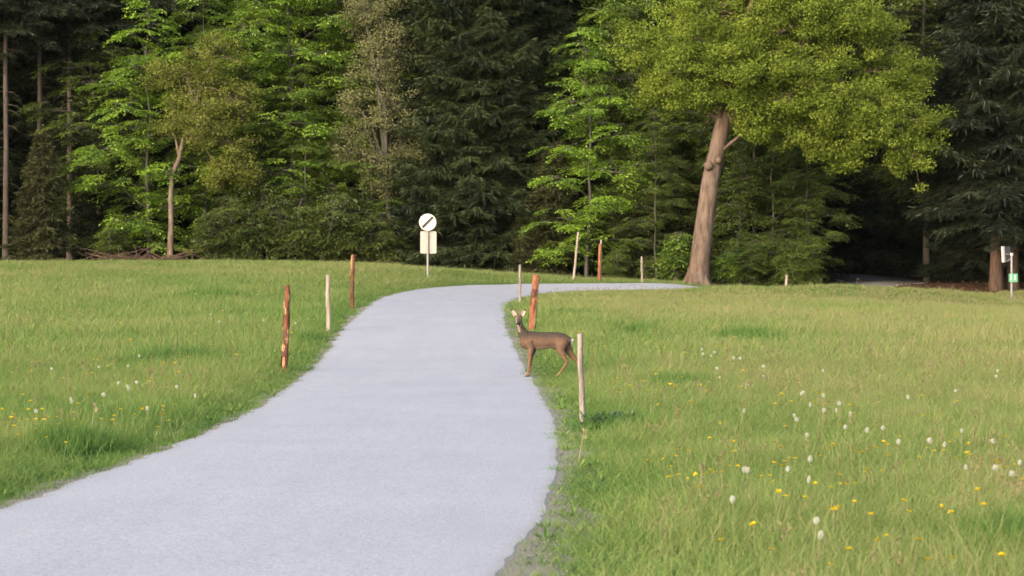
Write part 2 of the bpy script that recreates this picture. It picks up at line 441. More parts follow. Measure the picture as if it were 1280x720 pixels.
def scatter(name, protos, P, rot, scl, idx, hue):
    """one object: its mesh holds only points; geometry nodes puts one of the tufts on each"""
    pc = bpy.data.collections.new(name + "_tufts")
    for k, o in enumerate(protos): o.name = "%s_tuft_%02d" % (name, k); pc.objects.link(o)
    me = bpy.data.meshes.new(name); n = len(P)
    me.vertices.add(n); me.vertices.foreach_set("co", np.asarray(P, np.float32).ravel())
    for nm, ty, arr, key in (("rot", 'FLOAT_VECTOR', rot, "vector"), ("scl", 'FLOAT_VECTOR', scl, "vector"), ("idx", 'INT', idx, "value"), ("hue", 'FLOAT', hue, "value")):
        a = me.attributes.new(nm, ty, 'POINT'); a.data.foreach_set(key, np.asarray(arr, np.int32 if ty == 'INT' else np.float32).ravel())
    o = bpy.data.objects.new(name, me); COL.objects.link(o)
    ng = bpy.data.node_groups.new(name, 'GeometryNodeTree')
    ng.interface.new_socket("Geometry", in_out='INPUT', socket_type='NodeSocketGeometry')
    ng.interface.new_socket("Geometry", in_out='OUTPUT', socket_type='NodeSocketGeometry')
    N = ng.nodes.new; gi = N('NodeGroupInput'); go = N('NodeGroupOutput'); ip = N('GeometryNodeInstanceOnPoints'); ci = N('GeometryNodeCollectionInfo')
    ci.inputs['Collection'].default_value = pc; ci.inputs['Separate Children'].default_value = True; ci.inputs['Reset Children'].default_value = True
    def at(nm, ty):
        a = N('GeometryNodeInputNamedAttribute'); a.data_type = ty; a.inputs[0].default_value = nm; return a.outputs[0]
    lk = ng.links.new
    lk(gi.outputs[0], ip.inputs['Points']); lk(ci.outputs[0], ip.inputs['Instance']); ip.inputs['Pick Instance'].default_value = True
    lk(at("idx", 'INT'), ip.inputs['Instance Index']); lk(at("scl", 'FLOAT_VECTOR'), ip.inputs['Scale'])
    e2r = N('FunctionNodeEulerToRotation'); lk(at("rot", 'FLOAT_VECTOR'), e2r.inputs[0]); lk(e2r.outputs[0], ip.inputs['Rotation'])
    lk(ip.outputs[0], go.inputs[0])
    mo = o.modifiers.new("scatter", 'NODES'); mo.node_group = ng
    return o
protos = [tuft(26, .16, .34, .0052, .13, .55, s).build("t", GM, link=False) for s in range(4)]            # 0-3 near meadow tufts
protos += [tuft(22, .16, .34, .011, .22, .55, 10 + s).build("t", GM, link=False) for s in range(3)]        # 4-6 far, wider
protos += [tuft(34, .04, .10, .0048, .13, .7, 20 + s).build("t", GM, link=False) for s in range(2)]        # 7-8 short verge
protos += [stalks(4, .30, .48, 30 + s).build("t", GS, link=False) for s in range(2)]                       # 9-10 seed stalks
protos += [herb(12, .075, 40 + s).build("t", GM, link=False) for s in range(2)]                             # 11-12 leaf rosettes
DARK_TUFTS = [(-5.94, 42.7, .9, .9), (-8.4, 67.2, 1.1, 1.2), (2.39, 34.4, .55, .8), (-2.9, 62, .5, .8), (4.9, 50, .7, .9), (1.02, 25.5, .38, .5), (-4.08, 49.3, .5, .7), (1.5, 60, .5, .6), (2.7, 52, .4, .6), (3.1, 14.2, .5, .5), (-3.9, 22.0, .5, .5)]
pts = []
def zone(y0, y1, dens, margin):
    A = (y1 - y0); n = int(dens * A * (.43 * (y0 + y1) / 2 + 2 * margin))
    u = rng.random(n); Y = y0 + u * A; X = (rng.random(n) - .5) * (.43 * (y0 + y1) / 2 + 2 * margin) * 1.0
    return X, Y
for y0, y1, dens, mg in ((9, 14, 60, 2.5), (14, 18, 95, 3), (18, 24, 85, 3), (24, 32, 65, 4), (32, 42, 46, 4), (42, 56, 30, 5), (56, 72, 24, 5), (72, 88, 22, 6), (88, 105, 20, 7)):
    X, Y = zone(y0, y1, dens, mg + 2.5); pts.append(np.stack([X, Y], 1))
pts = np.concatenate(pts); GSX, GSY = pts[:, 0], pts[:, 1]
sdv = road_sd(GSX, GSY); dist = np.abs(sdv) - RW - np.where(sdv < 0, .17 * sm((GSY - 13.0) / 3.0) * (1 - sm((GSY - 19.0) / 6.0)), 0)
wR = .0 + .34 * vnoise(GSX, GSY, .8, 21) ** 1.4 * (1 - sm((GSY - 60) / 15)) + .05 * sm((18 - GSY) / 7)
wL = .04 + .12 * vnoise(GSX, GSY, .7, 22)
need = np.where(sdv < 0, wR, wL) * (.15 + .9 * rng.random(len(GSX)))
keep = (dist > need) & (GSY < forest_edge(GSX) + .4 * rng.random(len(GSX)) - .1)
GSX, GSY, sdv, dist = GSX[keep], GSY[keep], sdv[keep], dist[keep]
n = len(GSX)
big = vnoise(GSX, GSY, 4.5, 1); mid = vnoise(GSX, GSY, 1.3, 2); sml = vnoise(GSX, GSY, .45, 3)
right = sdv < 0
hue = .02 + .52 * (big * .45 + mid * .33 + sml * .22) + np.where(right, .11, .03) + rng.normal(0, .08, n)
hue += np.where(right, .12, .05) * sm((dist - 1.2) / 3.0) + .10 * sm((GSY - 60) / 30)
hue -= .14 * (1 - sm(dist / 1.3))
hgt = (.55 + .55 * mid + .2 * sml) * np.where(right, .82, .92)
hgt *= .42 + .58 * sm((dist - .1) / 1.1)
hgt *= 1 - .35 * sm((GSY - 55) / 30)
for (tx, ty, ta, tb) in DARK_TUFTS:
    e = np.exp(-(((GSX - tx) / ta) ** 2 + ((GSY - ty) / (tb * 1.6)) ** 2) ** 1.5)
    hue -= .42 * e; hgt *= 1 + .6 * e
hue = np.clip(hue, 0, 1)
u = rng.random(n)
idx = np.where(GSY < 42, rng.integers(0, 4, n), rng.integers(4, 7, n))
short = dist < .22 + .35 * rng.random(n)
idx = np.where(short, rng.integers(7, 9, n), idx)
stk = (~short) & (dist > .8) & (u < np.where(right, .020, .014) * (.3 + 1.3 * big))
idx = np.where(stk, rng.integers(9, 11, n), idx)
hb = (~stk) & (u > .955) & (GSY < 45); idx = np.where(hb, rng.integers(11, 13, n), idx)
hgt = np.where(short, .8 + .5 * rng.random(n), hgt * (.8 + .4 * rng.random(n)))
hgt = np.where(stk, (.65 + .35 * rng.random(n)) * (1 - .3 * sm((GSY - 55) / 30)), hgt)
wsc = 1 + .3 * sm((GSY - 20) / 20) * (GSY < 42) + .5 * sm((GSY - 60) / 30)
GZV = ground(GSX, GSY, sdv) - .008
rot = np.stack([rng.normal(0, .09, n), rng.normal(0, .09, n), rng.random(n) * 6.283], 1)
grass = scatter("grass", protos, np.stack([GSX, GSY, GZV], 1), rot, np.stack([wsc, wsc, hgt], 1), idx, hue)
tag(grass, "long meadow grass on both sides of the road", "grass", kind='stuff')

# ------------------------------------------------------------------ trees
M_BARK_SPRUCE = bark_mat("spruce_bark", (.035, .026, .02), (.085, .062, .047), (.12, .085, .06))
M_BARK_PALE = bark_mat("pale_spruce_bark", (.035, .027, .022), (.075, .056, .044), (.10, .078, .06))
M_BARK_RED = bark_mat("reddish_spruce_bark", (.024, .013, .008), (.060, .031, .018), (.085, .047, .028))
M_BARK_OAK = bark_mat("oak_bark", (.045, .025, .015), (.105, .064, .044), (.155, .115, .090), 2.2)
M_BARK_BEECH = bark_mat("beech_bark", (.03, .026, .02), (.06, .054, .043), (.085, .077, .063), 2)
M_BARK_BIRCH = bark_mat("flaky_bark", (.05, .03, .02), (.13, .088, .062), (.19, .15, .12), 2.5)
M_NEEDLE = leaf_mat("spruce_needles", (.010, .016, .006), (.045, .060, .021), .15, .02)
M_NEEDLE_COLD = leaf_mat("spruce_needles_cold", (.009, .013, .007), (.036, .044, .022), .15, .02)
M_NEEDLE_BROWN = leaf_mat("spruce_needles_brownish", (.024, .026, .009), (.070, .074, .026), .15, .02)
M_BEECH = leaf_mat("young_beech_leaves", (.095, .180, .014), (.255, .390, .040), .45)
M_BEECH_MID = leaf_mat("beech_leaves", (.066, .120, .012), (.175, .265, .030), .42)
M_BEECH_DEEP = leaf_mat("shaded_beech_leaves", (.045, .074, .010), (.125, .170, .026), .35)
M_OAK = leaf_mat("young_oak_leaves", (.086, .126, .018), (.232, .284, .050), .45, .0)
M_OAK_DEEP = leaf_mat("oak_leaves", (.055, .078, .010), (.140, .170, .028), .35)
M_OLIVE = leaf_mat("olive_young_leaves", (.080, .098, .020), (.205, .228, .055), .38, .0)
M_GREY = leaf_mat("grey_olive_leaves", (.080, .088, .038), (.205, .205, .100), .3, .0)
M_HEDGE = leaf_mat("shrub_leaves", (.034, .054, .009), (.112, .142, .027), .35)

def spruce(name, seed, H, Rm, bare, trunk_r, mats, detail_top=15.0, dead=True, dens=1.0, twig=.07):
    r = np.random.default_rng(seed); tb = MB(); fb = MB()
    z = np.linspace(-.3, H, 16)
    wob = np.cumsum(r.normal(0, .03, (16, 2)), 0) * .5; wob[0] = 0; wob[1] = 0
    P = np.stack([wob[:, 0], wob[:, 1], z], 1)
    rad = trunk_r * (1 - z / H).clip(0.02) ** .8; rad[0] *= 1.35; rad[1] *= 1.05
    tb.tube(P, rad, 8)
    def axis_at(h): return np.array([np.interp(h, z, P[:, 0]), np.interp(h, z, P[:, 1]), h])
    h = bare; g = r.random() * 6
    while h < H - .2:
        t = (h - bare) / (H - bare); fine = h < detail_top
        L0 = Rm * (1 - t) ** .8 * (.55 + .45 * min(1, t / .08 + .3))
        nb = int((7 if fine else 5) * dens + r.integers(0, 2))
        for q in range(nb):
            az = g + q * 6.283 / nb + r.normal(0, .25); L = L0 * (.65 + .5 * r.random()) + .12
            d = np.array([math.cos(az), math.sin(az), 0]); sl = -.36 + .72 * t + r.normal(0, .20)
            k = max(5, int(L / (.095 if fine else .3))); u = (np.arange(k) + .6 * r.random(k) + .4) / (k + .4)
            zz = L * (sl * u + .28 * u ** 2.2 - .18 * u)
            base = axis_at(h + r.normal(0, .08))
            C = base + d * (L * u)[:, None] + np.stack([0 * u, 0 * u, zz], 1)
            side = np.array([-d[1], d[0], 0]); tn = r.random()
            tl = (.22 + .30 * L * (1 - .62 * u)) * (.7 + .6 * r.random(k)); tl = np.minimum(tl, .95)
            w = twig * (.8 + .5 * r.random(k)) * (1 if fine else 1.9)
            for s in (-1, 1):
                D = d * .75 + side * s * (.8 + .3 * r.random()) + np.stack([r.normal(0, .12, k), r.normal(0, .12, k), -.32 - .25 * r.random(k)], 1)
                if not fine:
                    fb.leaves(C, D, np.array([0, 0, 1.]) + r.normal(0, .35, (k, 3)), tl, w * 1.15, .15, tn); continue
                Dn = D / np.linalg.norm(D, axis=1)[:, None]
                for v, sp in ((.0, 0), (.34, .55), (.34, -.55), (.66, .45), (.66, -.45), (.8, 0)):
                    C2 = C + Dn * (tl * v)[:, None] + np.stack([0 * u, 0 * u, -.12 * tl * v * v], 1)
                    D2 = Dn + d * sp + r.normal(0, .22, (k, 3))
                    fb.leaves(C2, D2, np.array([0, 0, 1.]) + r.normal(0, .5, (k, 3)), tl * .42 + .05, w * .85, .2, tn)
            D = d * .5 + r.normal(0, .25, (k, 3)) + np.array([0, 0, -.75])
            fb.leaves(C, D, d + r.normal(0, .4, (k, 3)), tl * .65, w, .2, tn * .7)
            D = d[None] + np.stack([0 * u, 0 * u, sl + .5 * u], 1) + r.normal(0, .1, (k, 3))
            fb.leaves(C, D, np.array([0, 0, 1.]) + r.normal(0, .4, (k, 3)), .3, w * 1.1, .2, tn)
            if fine and L > .8:
                e = base + d * L * .8 + np.array([0, 0, L * (sl * .8 + .28 * .61 - .144)])
                tb.tube([base, base + d * L * .4 + np.array([0, 0, L * (sl * .4 - .04)]), e], [.02 + .008 * L, .014, .006], 3, False)
        h += (.36 if fine else .62) / math.sqrt(dens) * (.8 + .4 * r.random()); g += 2.4
    if dead and bare > 3:
        for _ in range(int(bare * 5)):
            hh = 1.2 + (bare - 1.2) * r.random(); az = r.random() * 6.283; L = .4 + 1.1 * r.random(); d = np.array([math.cos(az), math.sin(az), 0])
            b0 = axis_at(hh); tb.tube([b0, b0 + d * L * .6 + [0, 0, -.1 * L], b0 + d * L + [0, 0, -.38 * L]], [.018, .011, .004], 3, False)
    root = empty(name, (0, 0, 0))
    tb.build("trunk", mats[0], root, True); fb.build("crown", mats[1], root)
    return root

def sprays(fb, tb, r, base, d, L, up, droop, leaf=.115, gap=.06, tw=.12):
    """one flat layered beech limb: side twigs in a plane, leaves along them"""
    side = np.array([-d[1], d[0], 0]); tn = r.random()
    f = lambda u: base + d * (L * u)[:, None] + np.stack([0 * u, 0 * u, L * (up * u - droop * u ** 2)], 1)
    k = max(3, int(L / tw)); u = .18 + .82 * (np.arange(k) + r.random(k) * .6) / k
    C = f(u); tl = (.28 + .52 * L * (1 - u) ** .8 * (.5 + u)) * (.6 + .7 * r.random(k)); tl = np.minimum(tl, 1.1)
    AC, AD = [], []
    for s in (-1, 1):
        for c, l, uu in zip(C, tl, u):
            m = max(2, int(l / gap)); v = (np.arange(m) + .5 * r.random(m) + .3) / m
            D = d * (.6 + .5 * uu) + side * s * (.85 + .3 * r.random()) + np.array([0, 0, r.normal(0, .14) + .05]); D /= np.linalg.norm(D)
            q = c + D * (l * v)[:, None] + np.stack([0 * v, 0 * v, -.30 * l * v ** 2], 1)
            AC.append(q); a = r.normal(0, .55, (m, 3)) * np.array([1, 1, .35]); AD.append(D * .8 + a + np.array([0, 0, -.28]))
    AC = np.concatenate(AC); AD = np.concatenate(AD); n = len(AC)
    nrm = np.array([0, 0, 1.]) + r.normal(0, .38, (n, 3)) + d * .15
    fb.leaves(AC, AD, nrm, leaf * (.7 + .6 * r.random(n)), leaf * .66, .1, tn)
    uu = np.array([0, .35, .7, .95])
    tb.tube(f(uu), np.array([.012 + .010 * L, .010 + .006 * L, .009, .004]), 4, False)

def clump_leaves(fb, r, c, rad, n, leaf, flat=.55):
    p = r.normal(0, 1, (n, 3)); p /= np.linalg.norm(p, axis=1)[:, None] + 1e-6
    p *= (r.random(n) ** .45)[:, None] * rad * np.array([1, 1, flat])
    D = p / rad + r.normal(0, .7, (n, 3)) + np.array([0, 0, -.15])
    N = p / rad * .55 + np.array([0, -.15, .75]) + r.normal(0, .42, (n, 3))
    fb.leaves(c + p, D, N, leaf * (.65 + .7 * r.random(n)), leaf * .7, .12, r.random())

def lobed(name, seed, path, rads, lobes, mats, clump=.5, leaf=.12, nl=70, dens=1.0, limb_from=None, extra=None, twigs=True, fan=0.0):
    """broad crown: limbs run from the trunk into lobes; each lobe is filled, denser towards its outside, with leaf clumps on twigs"""
    r = np.random.default_rng(seed); tb = MB(); fb = MB()
    path = np.array(path, float); tb.tube(path, rads, 12)
    if extra: extra(tb, r)
    top = path[-1]
    for (cx, cy, cz, rx, ry, rz) in lobes:
        c = np.array([cx, cy, cz]); R3 = np.array([rx, ry, rz])
        s = path[limb_from] if limb_from is not None and cz < top[2] else top
        if fan: k_ = int(np.abs(path[:, 2] - (cz - .6)).argmin()); s = path[max(1, k_)]
        mid = s * .5 + c * .5 + np.array([0, 0, .12 * np.linalg.norm(c - s)]) + r.normal(0, .15, 3)
        rl = .02 if fan else .05 + .02 * rx
        tb.tube([s, mid, c], [rl * 1.5, rl, rl * .5], 6, False)
        vol = rx * ry * rz; m = int(dens * 9.5 * (vol ** .72) / (clump / .5) ** 2) + 3
        q = r.normal(0, 1, (m, 3)); q /= np.linalg.norm(q, axis=1)[:, None]
        q *= (r.random(m) ** .38)[:, None] * R3
        for a in q:
            e = c + a
            if fan:
                az = math.atan2(a[1], a[0]) + r.normal(0, .7); d_ = np.array([math.cos(az), math.sin(az), 0]); L_ = fan * (.6 + .8 * r.random())
                sprays(fb, tb, r, e - d_ * L_ * .5, d_, L_, r.normal(.06, .16), .30 + .25 * r.random(), leaf, leaf * .52, leaf * 1.05)
                if r.random() < .35: tb.tube([c + np.array([0, 0, -.2]), c + a * .5 + np.array([0, 0, -.1]), e - d_ * L_ * .4], [.035, .022, .012], 3, False)
                continue
            rr = clump * (.6 + .8 * r.random())
            clump_leaves(fb, r, e, rr, int(nl * (rr / clump) ** 2), leaf)
            if twigs and r.random() < .6:
                mm = c + a * .5 + np.array([0, 0, .1]) + r.normal(0, .08, 3)
                tb.tube([c + a * .08, mm, e], [.03, .018, .006], 3, False)
    root = empty(name, (0, 0, 0))
    tb.build("trunk", mats[0], root, True); fb.build("crown", mats[1], root)
    return root

def remat(root, **mm):
    for ch in root.children:
        k = ch.name.split('.')[0]
        if k in mm:
            ch.material_slots[0].link = 'OBJECT'; ch.material_slots[0].material = mm[k]
def put(root, x, y, label, cat="tree", group=None, s=1.0, rz=None, sz=None):
    root.location = (x, y, gz(x, y) - .02); root.scale = (s, s, sz or s)
    root.rotation_euler = (0, 0, random.random() * 6.283 if rz is None else rz)
    return tag(root, label, cat, group)

# --- the big leaning tree at the road bend
def oak_extra(tb, r):
    tb.tube([(.62, -.05, 5.15), (1.05, -.15, 5.5), (1.6, -.3, 5.95), (2.3, -.3, 6.5)], [.10, .07, .045, .025], 7, False)      # limb
    for (x, z, rr) in ((.42, 4.85, .20), (.80, 5.05, .15)):                                                                   # burls
        a = np.linspace(0, np.pi, 6); tb.tube(np.stack([x + 0 * a, -.22 - .24 * np.sin(a / 2), z + .16 * (a / np.pi - .5) * 2 * rr / .2], 1), rr * np.sin(a * .8 + .5).clip(.2), 8)
    for k in range(6):                                                                                                      # root flare
        a = k * 1.047 + .3; d = np.array([math.cos(a), math.sin(a), 0])
        tb.tube([d * .75 + [0, 0, -.15], d * .42 + [0, 0, .25], d * .22 + [.04, 0, .9]], [.12, .16, .10], 6, False)
OAK_L = [(-.2, -.6, 8.6, 1.9, 1.8, 1.5), (-1.1, .3, 7.7, 1.25, 1.5, .9), (1.7, -.9, 8.7, 2.0, 1.9, 1.7), (3.6, -.6, 8.6, 2.1, 1.9, 1.9), (5.6, -.3, 7.6, 1.9, 1.8, 1.7),
         (7.2, 0, 6.6, 1.6, 1.6, 1.5), (8.6, .2, 5.2, 1.05, 1.2, 1.25), (8.9, .2, 6.6, 1.0, 1.1, 1.0), (4.2, .4, 6.3, 1.7, 1.6, 1.0), (6.0, .5, 5.6, 1.4, 1.4, .9), (2.6, -.4, 7.0, 1.5, 1.4, .8),
         (.6, .6, 10.8, 2.3, 2.2, 1.7), (3.2, .2, 11.2, 2.6, 2.4, 2.0), (6.0, .4, 10.2, 2.2, 2.2, 1.7), (2.5, .5, 13.6, 2.6, 2.4, 1.8), (-2.1, .3, 9.7, 1.2, 1.2, 1.0), (8.0, .6, 8.6, 1.4, 1.4, 1.1), (2.1, -.4, 6.2, .65, .65, .4), (5.2, -.7, 6.9, 1.3, 1.2, .9), (.1, -.9, 7.5, 1.1, .9, .6), (1.7, -.9, 7.2, 1.0, .8, .6), (3.4, -.8, 7.4, 1.2, 1.0, .8)]
oak = lobed("oak_tree", 11, [(-.02, 0, -.3), (0, 0, .15), (.12, 0, 1.2), (.30, 0, 2.6), (.52, 0, 4.2), (.82, 0, 5.6), (1.02, 0, 6.6), (1.15, 0, 7.6), (1.4, 0, 9.2)],
            [.58, .49, .39, .365, .345, .32, .29, .25, .18], OAK_L, (M_BARK_OAK, M_OAK), clump=.44, leaf=.105, nl=125, dens=1.9, limb_from=6, extra=oak_extra)
put(oak, 7.3, 95.4, "large leaning oak with a thick bare trunk and wide yellow-green crown", rz=0)

# --- olive crowned tree on a thin crooked pale trunk
OL = [(.3, 0, 6.1, 1.0, 1.0, .9), (1.5, -.3, 6.0, 1.3, 1.3, 1.2), (2.6, 0, 5.2, 1.2, 1.2, 1.0), (1.2, .2, 7.6, 1.5, 1.4, 1.2), (2.7, .2, 7.0, 1.3, 1.3, 1.1), (.1, .2, 8.2, 1.3, 1.2, .9), (2.0, .2, 9.0, 1.4, 1.3, .9),
      (2.2, .4, 3.9, 1.0, 1.1, .7), (3.1, .3, 4.0, .8, .9, .7)]
olive = lobed("oak_tree", 12, [(0, 0, -.3), (.02, 0, .3), (.06, 0, 1.6), (.05, 0, 3.0), (.10, 0, 3.9), (.42, 0, 4.6), (.62, 0, 5.6), (1.1, 0, 6.8)],
              [.20, .145, .115, .11, .105, .09, .075, .045], OL, (M_BARK_BIRCH, M_OLIVE), clump=.38, leaf=.09, nl=70, dens=2.2, limb_from=6,
              extra=lambda tb, r: (tb.tube([(.42, 0, 4.6), (.25, .1, 5.4), (.12, .1, 6.4), (.15, .1, 7.6)], [.07, .05, .04, .02], 6, False), tb.tube([(.0, -.1, 3.85), (-.12, -.16, 3.98)], [.09, .07], 7)))
put(olive, -14.75, 104.2, "slender tree with crooked pale flaking trunk and olive-brown young leaves", rz=0)

# --- grey-green tree behind the round sign
GL = [(-.6, 0, 8.6, 1.2, 1.2, 1.3), (.4, -.2, 7.0, 1.2, 1.2, 1.1), (-.9, 0, 6.2, 1.2, 1.2, 1.0), (.9, .1, 5.4, 1.1, 1.1, .9), (-.3, -.2, 4.6, 1.3, 1.2, .8), (.4, 0, 9.6, 1.0, 1.1, 1.2), (-.9, .2, 10.8, 1.2, 1.2, 1.3), (.2, .2, 12.6, 1.3, 1.2, 1.5), (1.3, .1, 6.5, .7, .8, .7), (-1.6, -.2, 5.0, .9, .9, .6), (1.7, 0, 4.9, .9, .9, .65), (-.2, -.3, 3.7, .9, .8, .5), (-1.5, .1, 7.4, .8, .8, .8)]
grey = lobed("willow_tree", 13, [(.3, 0, -.3), (.28, 0, .4), (.15, 0, 2.2), (.02, 0, 4.0), (-.15, 0, 6.5), (-.2, 0, 9), (-.1, 0, 12)], [.16, .13, .12, .11, .09, .07, .03], GL, (M_BARK_BEECH, M_GREY), clump=.40, leaf=.09, nl=66, dens=2.0, limb_from=3)
put(grey, -5.5, 105.5, "tall grey-green leafy tree standing behind the shrubs near the round sign", rz=0)

# --- beeches: overlapping drooping fans of leaves round a stem that mostly stays hidden
def beech(name, seed, H, Rm, base_h, tr, mats, fan=1.05, dens=1.0, leaf=.125):
    r = np.random.default_rng(seed); lob = []; h = base_h; az = r.random() * 6.283
    z = np.linspace(-.3, H, 10); wob = np.cumsum(r.normal(0, .10, (10, 2)), 0); wob -= wob[1]; wob[0] = 0
    path = np.stack([wob[:, 0], wob[:, 1], z], 1)
    while h < H:
        t = (h - base_h) / (H - base_h); prof = min(1, .55 + t * 2.2) * (1 - t ** 3) + .12
        off = Rm * prof * (.30 + .38 * r.random()); wd = Rm * prof * (.34 + .26 * r.random()) + .25
        bx, by = np.interp(h, z, path[:, 0]), np.interp(h, z, path[:, 1])
        lob.append((bx + off * math.cos(az), by + off * math.sin(az), h, wd, wd, .30 + .35 * r.random())); az += 2.2 + r.normal(0, .5); h += .42 + .36 * r.random()
    return lobed(name, seed, path, tr * (1 - z / H).clip(.05) ** .8, lob, mats, leaf=leaf, dens=dens, fan=fan, limb_from=None)
bA = beech("beech_tree", 21, 12.5, 2.9, .9, .10, (M_BARK_BEECH, M_BEECH))
bB = beech("beech_tree", 22, 17.0, 3.5, 1.6, .13, (M_BARK_BEECH, M_BEECH_MID))
bC = beech("beech_tree", 23, 19.0, 4.0, 4.0, .17, (M_BARK_BEECH, M_BEECH_MID), fan=1.2, leaf=.14)
def bcopy(src, x, y, label, s=1.0, crown=None, rz=None, sz=None, group=None, cat="tree"):
    c = copy_tree(src); put(c, x, y, label, cat, group, s, rz, sz)
    if crown: remat(c, crown=crown)
    return c
put(bA, -15.9, 106.0, "bright green layered beech growing behind the crooked pale trunk", s=.95, rz=.6)
bcopy(bA, 3.15, 102.2, "slender bright green young beech behind the two tall stakes", .86, rz=2.2)
put(bB, -9.6, 107.2, "tall vivid green beech with drooping tiers behind the shrub row", s=1.0, rz=1.0)
remat(bB, crown=M_BEECH)
bcopy(bB, -12.6, 110.5, "tall green beech rising behind the olive-brown crown", 1.0, M_BEECH, rz=3.6)
bcopy(bB, -3.3, 110.5, "dim green beech half hidden between the dark spruces", .95, M_BEECH_DEEP, rz=5.1)
put(bC, 4.6, 107.5, "tall beech with bright upper tiers behind the slender young beech", s=1.0, rz=.4)
bcopy(bC, 1.3, 110.5, "tall beech whose branches spread over the dark spruce tops", 1.0, rz=2.9)
bcopy(bC, 7.4, 106.5, "beech half hidden behind the leaning oak crown", .9, M_BEECH_MID, rz=4.4)
bcopy(bC, 18.3, 106.8, "tall green beech arching above the dark lane entrance", .95, M_OAK_DEEP, rz=1.7)
bcopy(bC, 12.4, 107.5, "tall green beech behind the widest part of the oak crown", .92, M_BEECH_MID, rz=5.9)
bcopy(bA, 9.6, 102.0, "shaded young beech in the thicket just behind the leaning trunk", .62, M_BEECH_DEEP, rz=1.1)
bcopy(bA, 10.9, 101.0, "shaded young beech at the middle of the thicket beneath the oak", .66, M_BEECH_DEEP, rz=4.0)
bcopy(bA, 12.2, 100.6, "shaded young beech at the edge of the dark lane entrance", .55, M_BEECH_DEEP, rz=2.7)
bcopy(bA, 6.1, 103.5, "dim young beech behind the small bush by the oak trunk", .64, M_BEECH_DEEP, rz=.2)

for (x, y, s_, lab) in ((-18.6, 109.0, .8, "dim green beech behind the dark bluish spruce"), (-13.6, 108.2, .75, "mid-green beech low behind the olive-brown crown"), (-11.2, 108.0, .85, "mid-green beech in the gap behind the two vivid beeches"), (-7.4, 108.6, .9, "mid-green beech between vivid beech and grey-green tree"),
                      (-4.6, 109.6, .95, "mid-green beech behind the grey-green tree"), (5.6, 105.6, .8, "dim green beech in the gap between slender beech and oak trunk"), (-9.0, 106.0, .55, "low bright beech fronting the mid-green gap above the shrub row"), (-6.6, 106.6, .5, "low beech sprays just behind the shrubs below the grey-green tree"), (6.0, 100.5, .42, "small beech in the dark gap between the stakes and the oak trunk"), (8.6, 104.6, .75, "dim green beech right behind the oak trunk"), (10.6, 104.8, .8, "dim green beech low behind the oak crown")):
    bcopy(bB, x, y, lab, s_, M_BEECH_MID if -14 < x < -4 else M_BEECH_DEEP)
# --- spruces
sA = spruce("spruce_tree", 31, 25, 3.5, .5, .24, (M_BARK_SPRUCE, M_NEEDLE))
sB = spruce("spruce_tree", 32, 27, 2.9, 11.0, .14, (M_BARK_PALE, M_NEEDLE_COLD), dens=.9)
sC = spruce("spruce_tree", 33, 24, 3.6, 3.3, .25, (M_BARK_RED, M_NEEDLE_COLD))
sD = spruce("spruce_tree", 34, 6.2, 1.75, .25, .09, (M_BARK_SPRUCE, M_NEEDLE_BROWN), dens=1.2, twig=.055)
def fcopy(src, px, y, label, s=1.0, crown=None, trunk=None, group=None, sz=None):
    x = px
    c = copy_tree(src); put(c, x, y, label, "tree", group, s, None, sz)
    mm = {}
    if crown: mm['crown'] = crown
    if trunk: mm['trunk'] = trunk
    if mm: remat(c, **mm)
    return c
G_IN = "spruces inside the wood"
put(sB, -22.3, 106.5, "tall spruce with a long bare pale trunk at the wood's outer corner")
fcopy(sB, -21.2, 108.5, "thin bare-stemmed spruce just behind the long pale trunk", .95)
fcopy(sB, -19.9, 108.8, "tall spruce with pale stem above the brownish young spruce", 1.0)
fcopy(sB, -18.3, 109.2, "tall bare-stemmed spruce behind the bluish dark spruce", 1.05)
fcopy(sA, -19.4, 111.5, "dark bluish spruce branched down to the ground behind the brownish young spruce", .8, M_NEEDLE_COLD)
fcopy(sA, -17.8, 110.0, "dark spruce behind the bright layered beech", .9, M_NEEDLE)
put(sD, -20.3, 104.3, "short brownish young spruce at the meadow edge in front of bare trunks", s=.92)
put(sA, -2.3, 105.8, "dark dense spruce close behind the round road sign")
fcopy(sA, -1.0, 104.8, "dark dense spruce branched to the ground between sign and brownish spruce", .92)
fcopy(sA, .3, 107.0, "tall dark spruce rising behind the brownish spruce at the bend", 1.0)
fcopy(sA, -3.7, 108.0, "dark spruce between the grey-green tree and the round sign", .95)
fcopy(sD, 1.75, 103.6, "brownish spruce at the bend beside the slender young beech", .95)
fcopy(sD, .6, 103.2, "small dim brownish spruce at the meadow edge beyond the bend", .55)
fcopy(sD, 5.3, 103.0, "dim brownish young spruce behind the short grey stake", .8)
fcopy(sD, 7.5, 104.0, "brownish spruce in the shade behind the oak trunk", .78)
put(sC, 19.55, 97.6, "spruce with thick reddish trunk beside the small green sign")
fcopy(sC, 20.35, 98.2, "spruce with a leaning reddish trunk directly behind the green sign pole", .9)
fcopy(sC, 20.2, 110.0, "spruce with dim brown trunk standing beside the dark lane", 1.0, trunk=M_BARK_SPRUCE)
fcopy(sC, 22.3, 100.5, "dark heavy spruce at the wood's edge beyond the green sign", 1.0)
fcopy(sA, 21.0, 104.5, "dark spruce filling the gap behind the two reddish trunks", 1.0, M_NEEDLE_COLD)
fcopy(sC, 21.3, 113.5, "dark spruce with hanging branches deeper along the lane", 1.05, trunk=M_BARK_SPRUCE)
fcopy(sC, 24.5, 98.5, "dark spruce standing outermost beyond the reddish trunks", 1.0)
srcs = [sA, sB, sC]
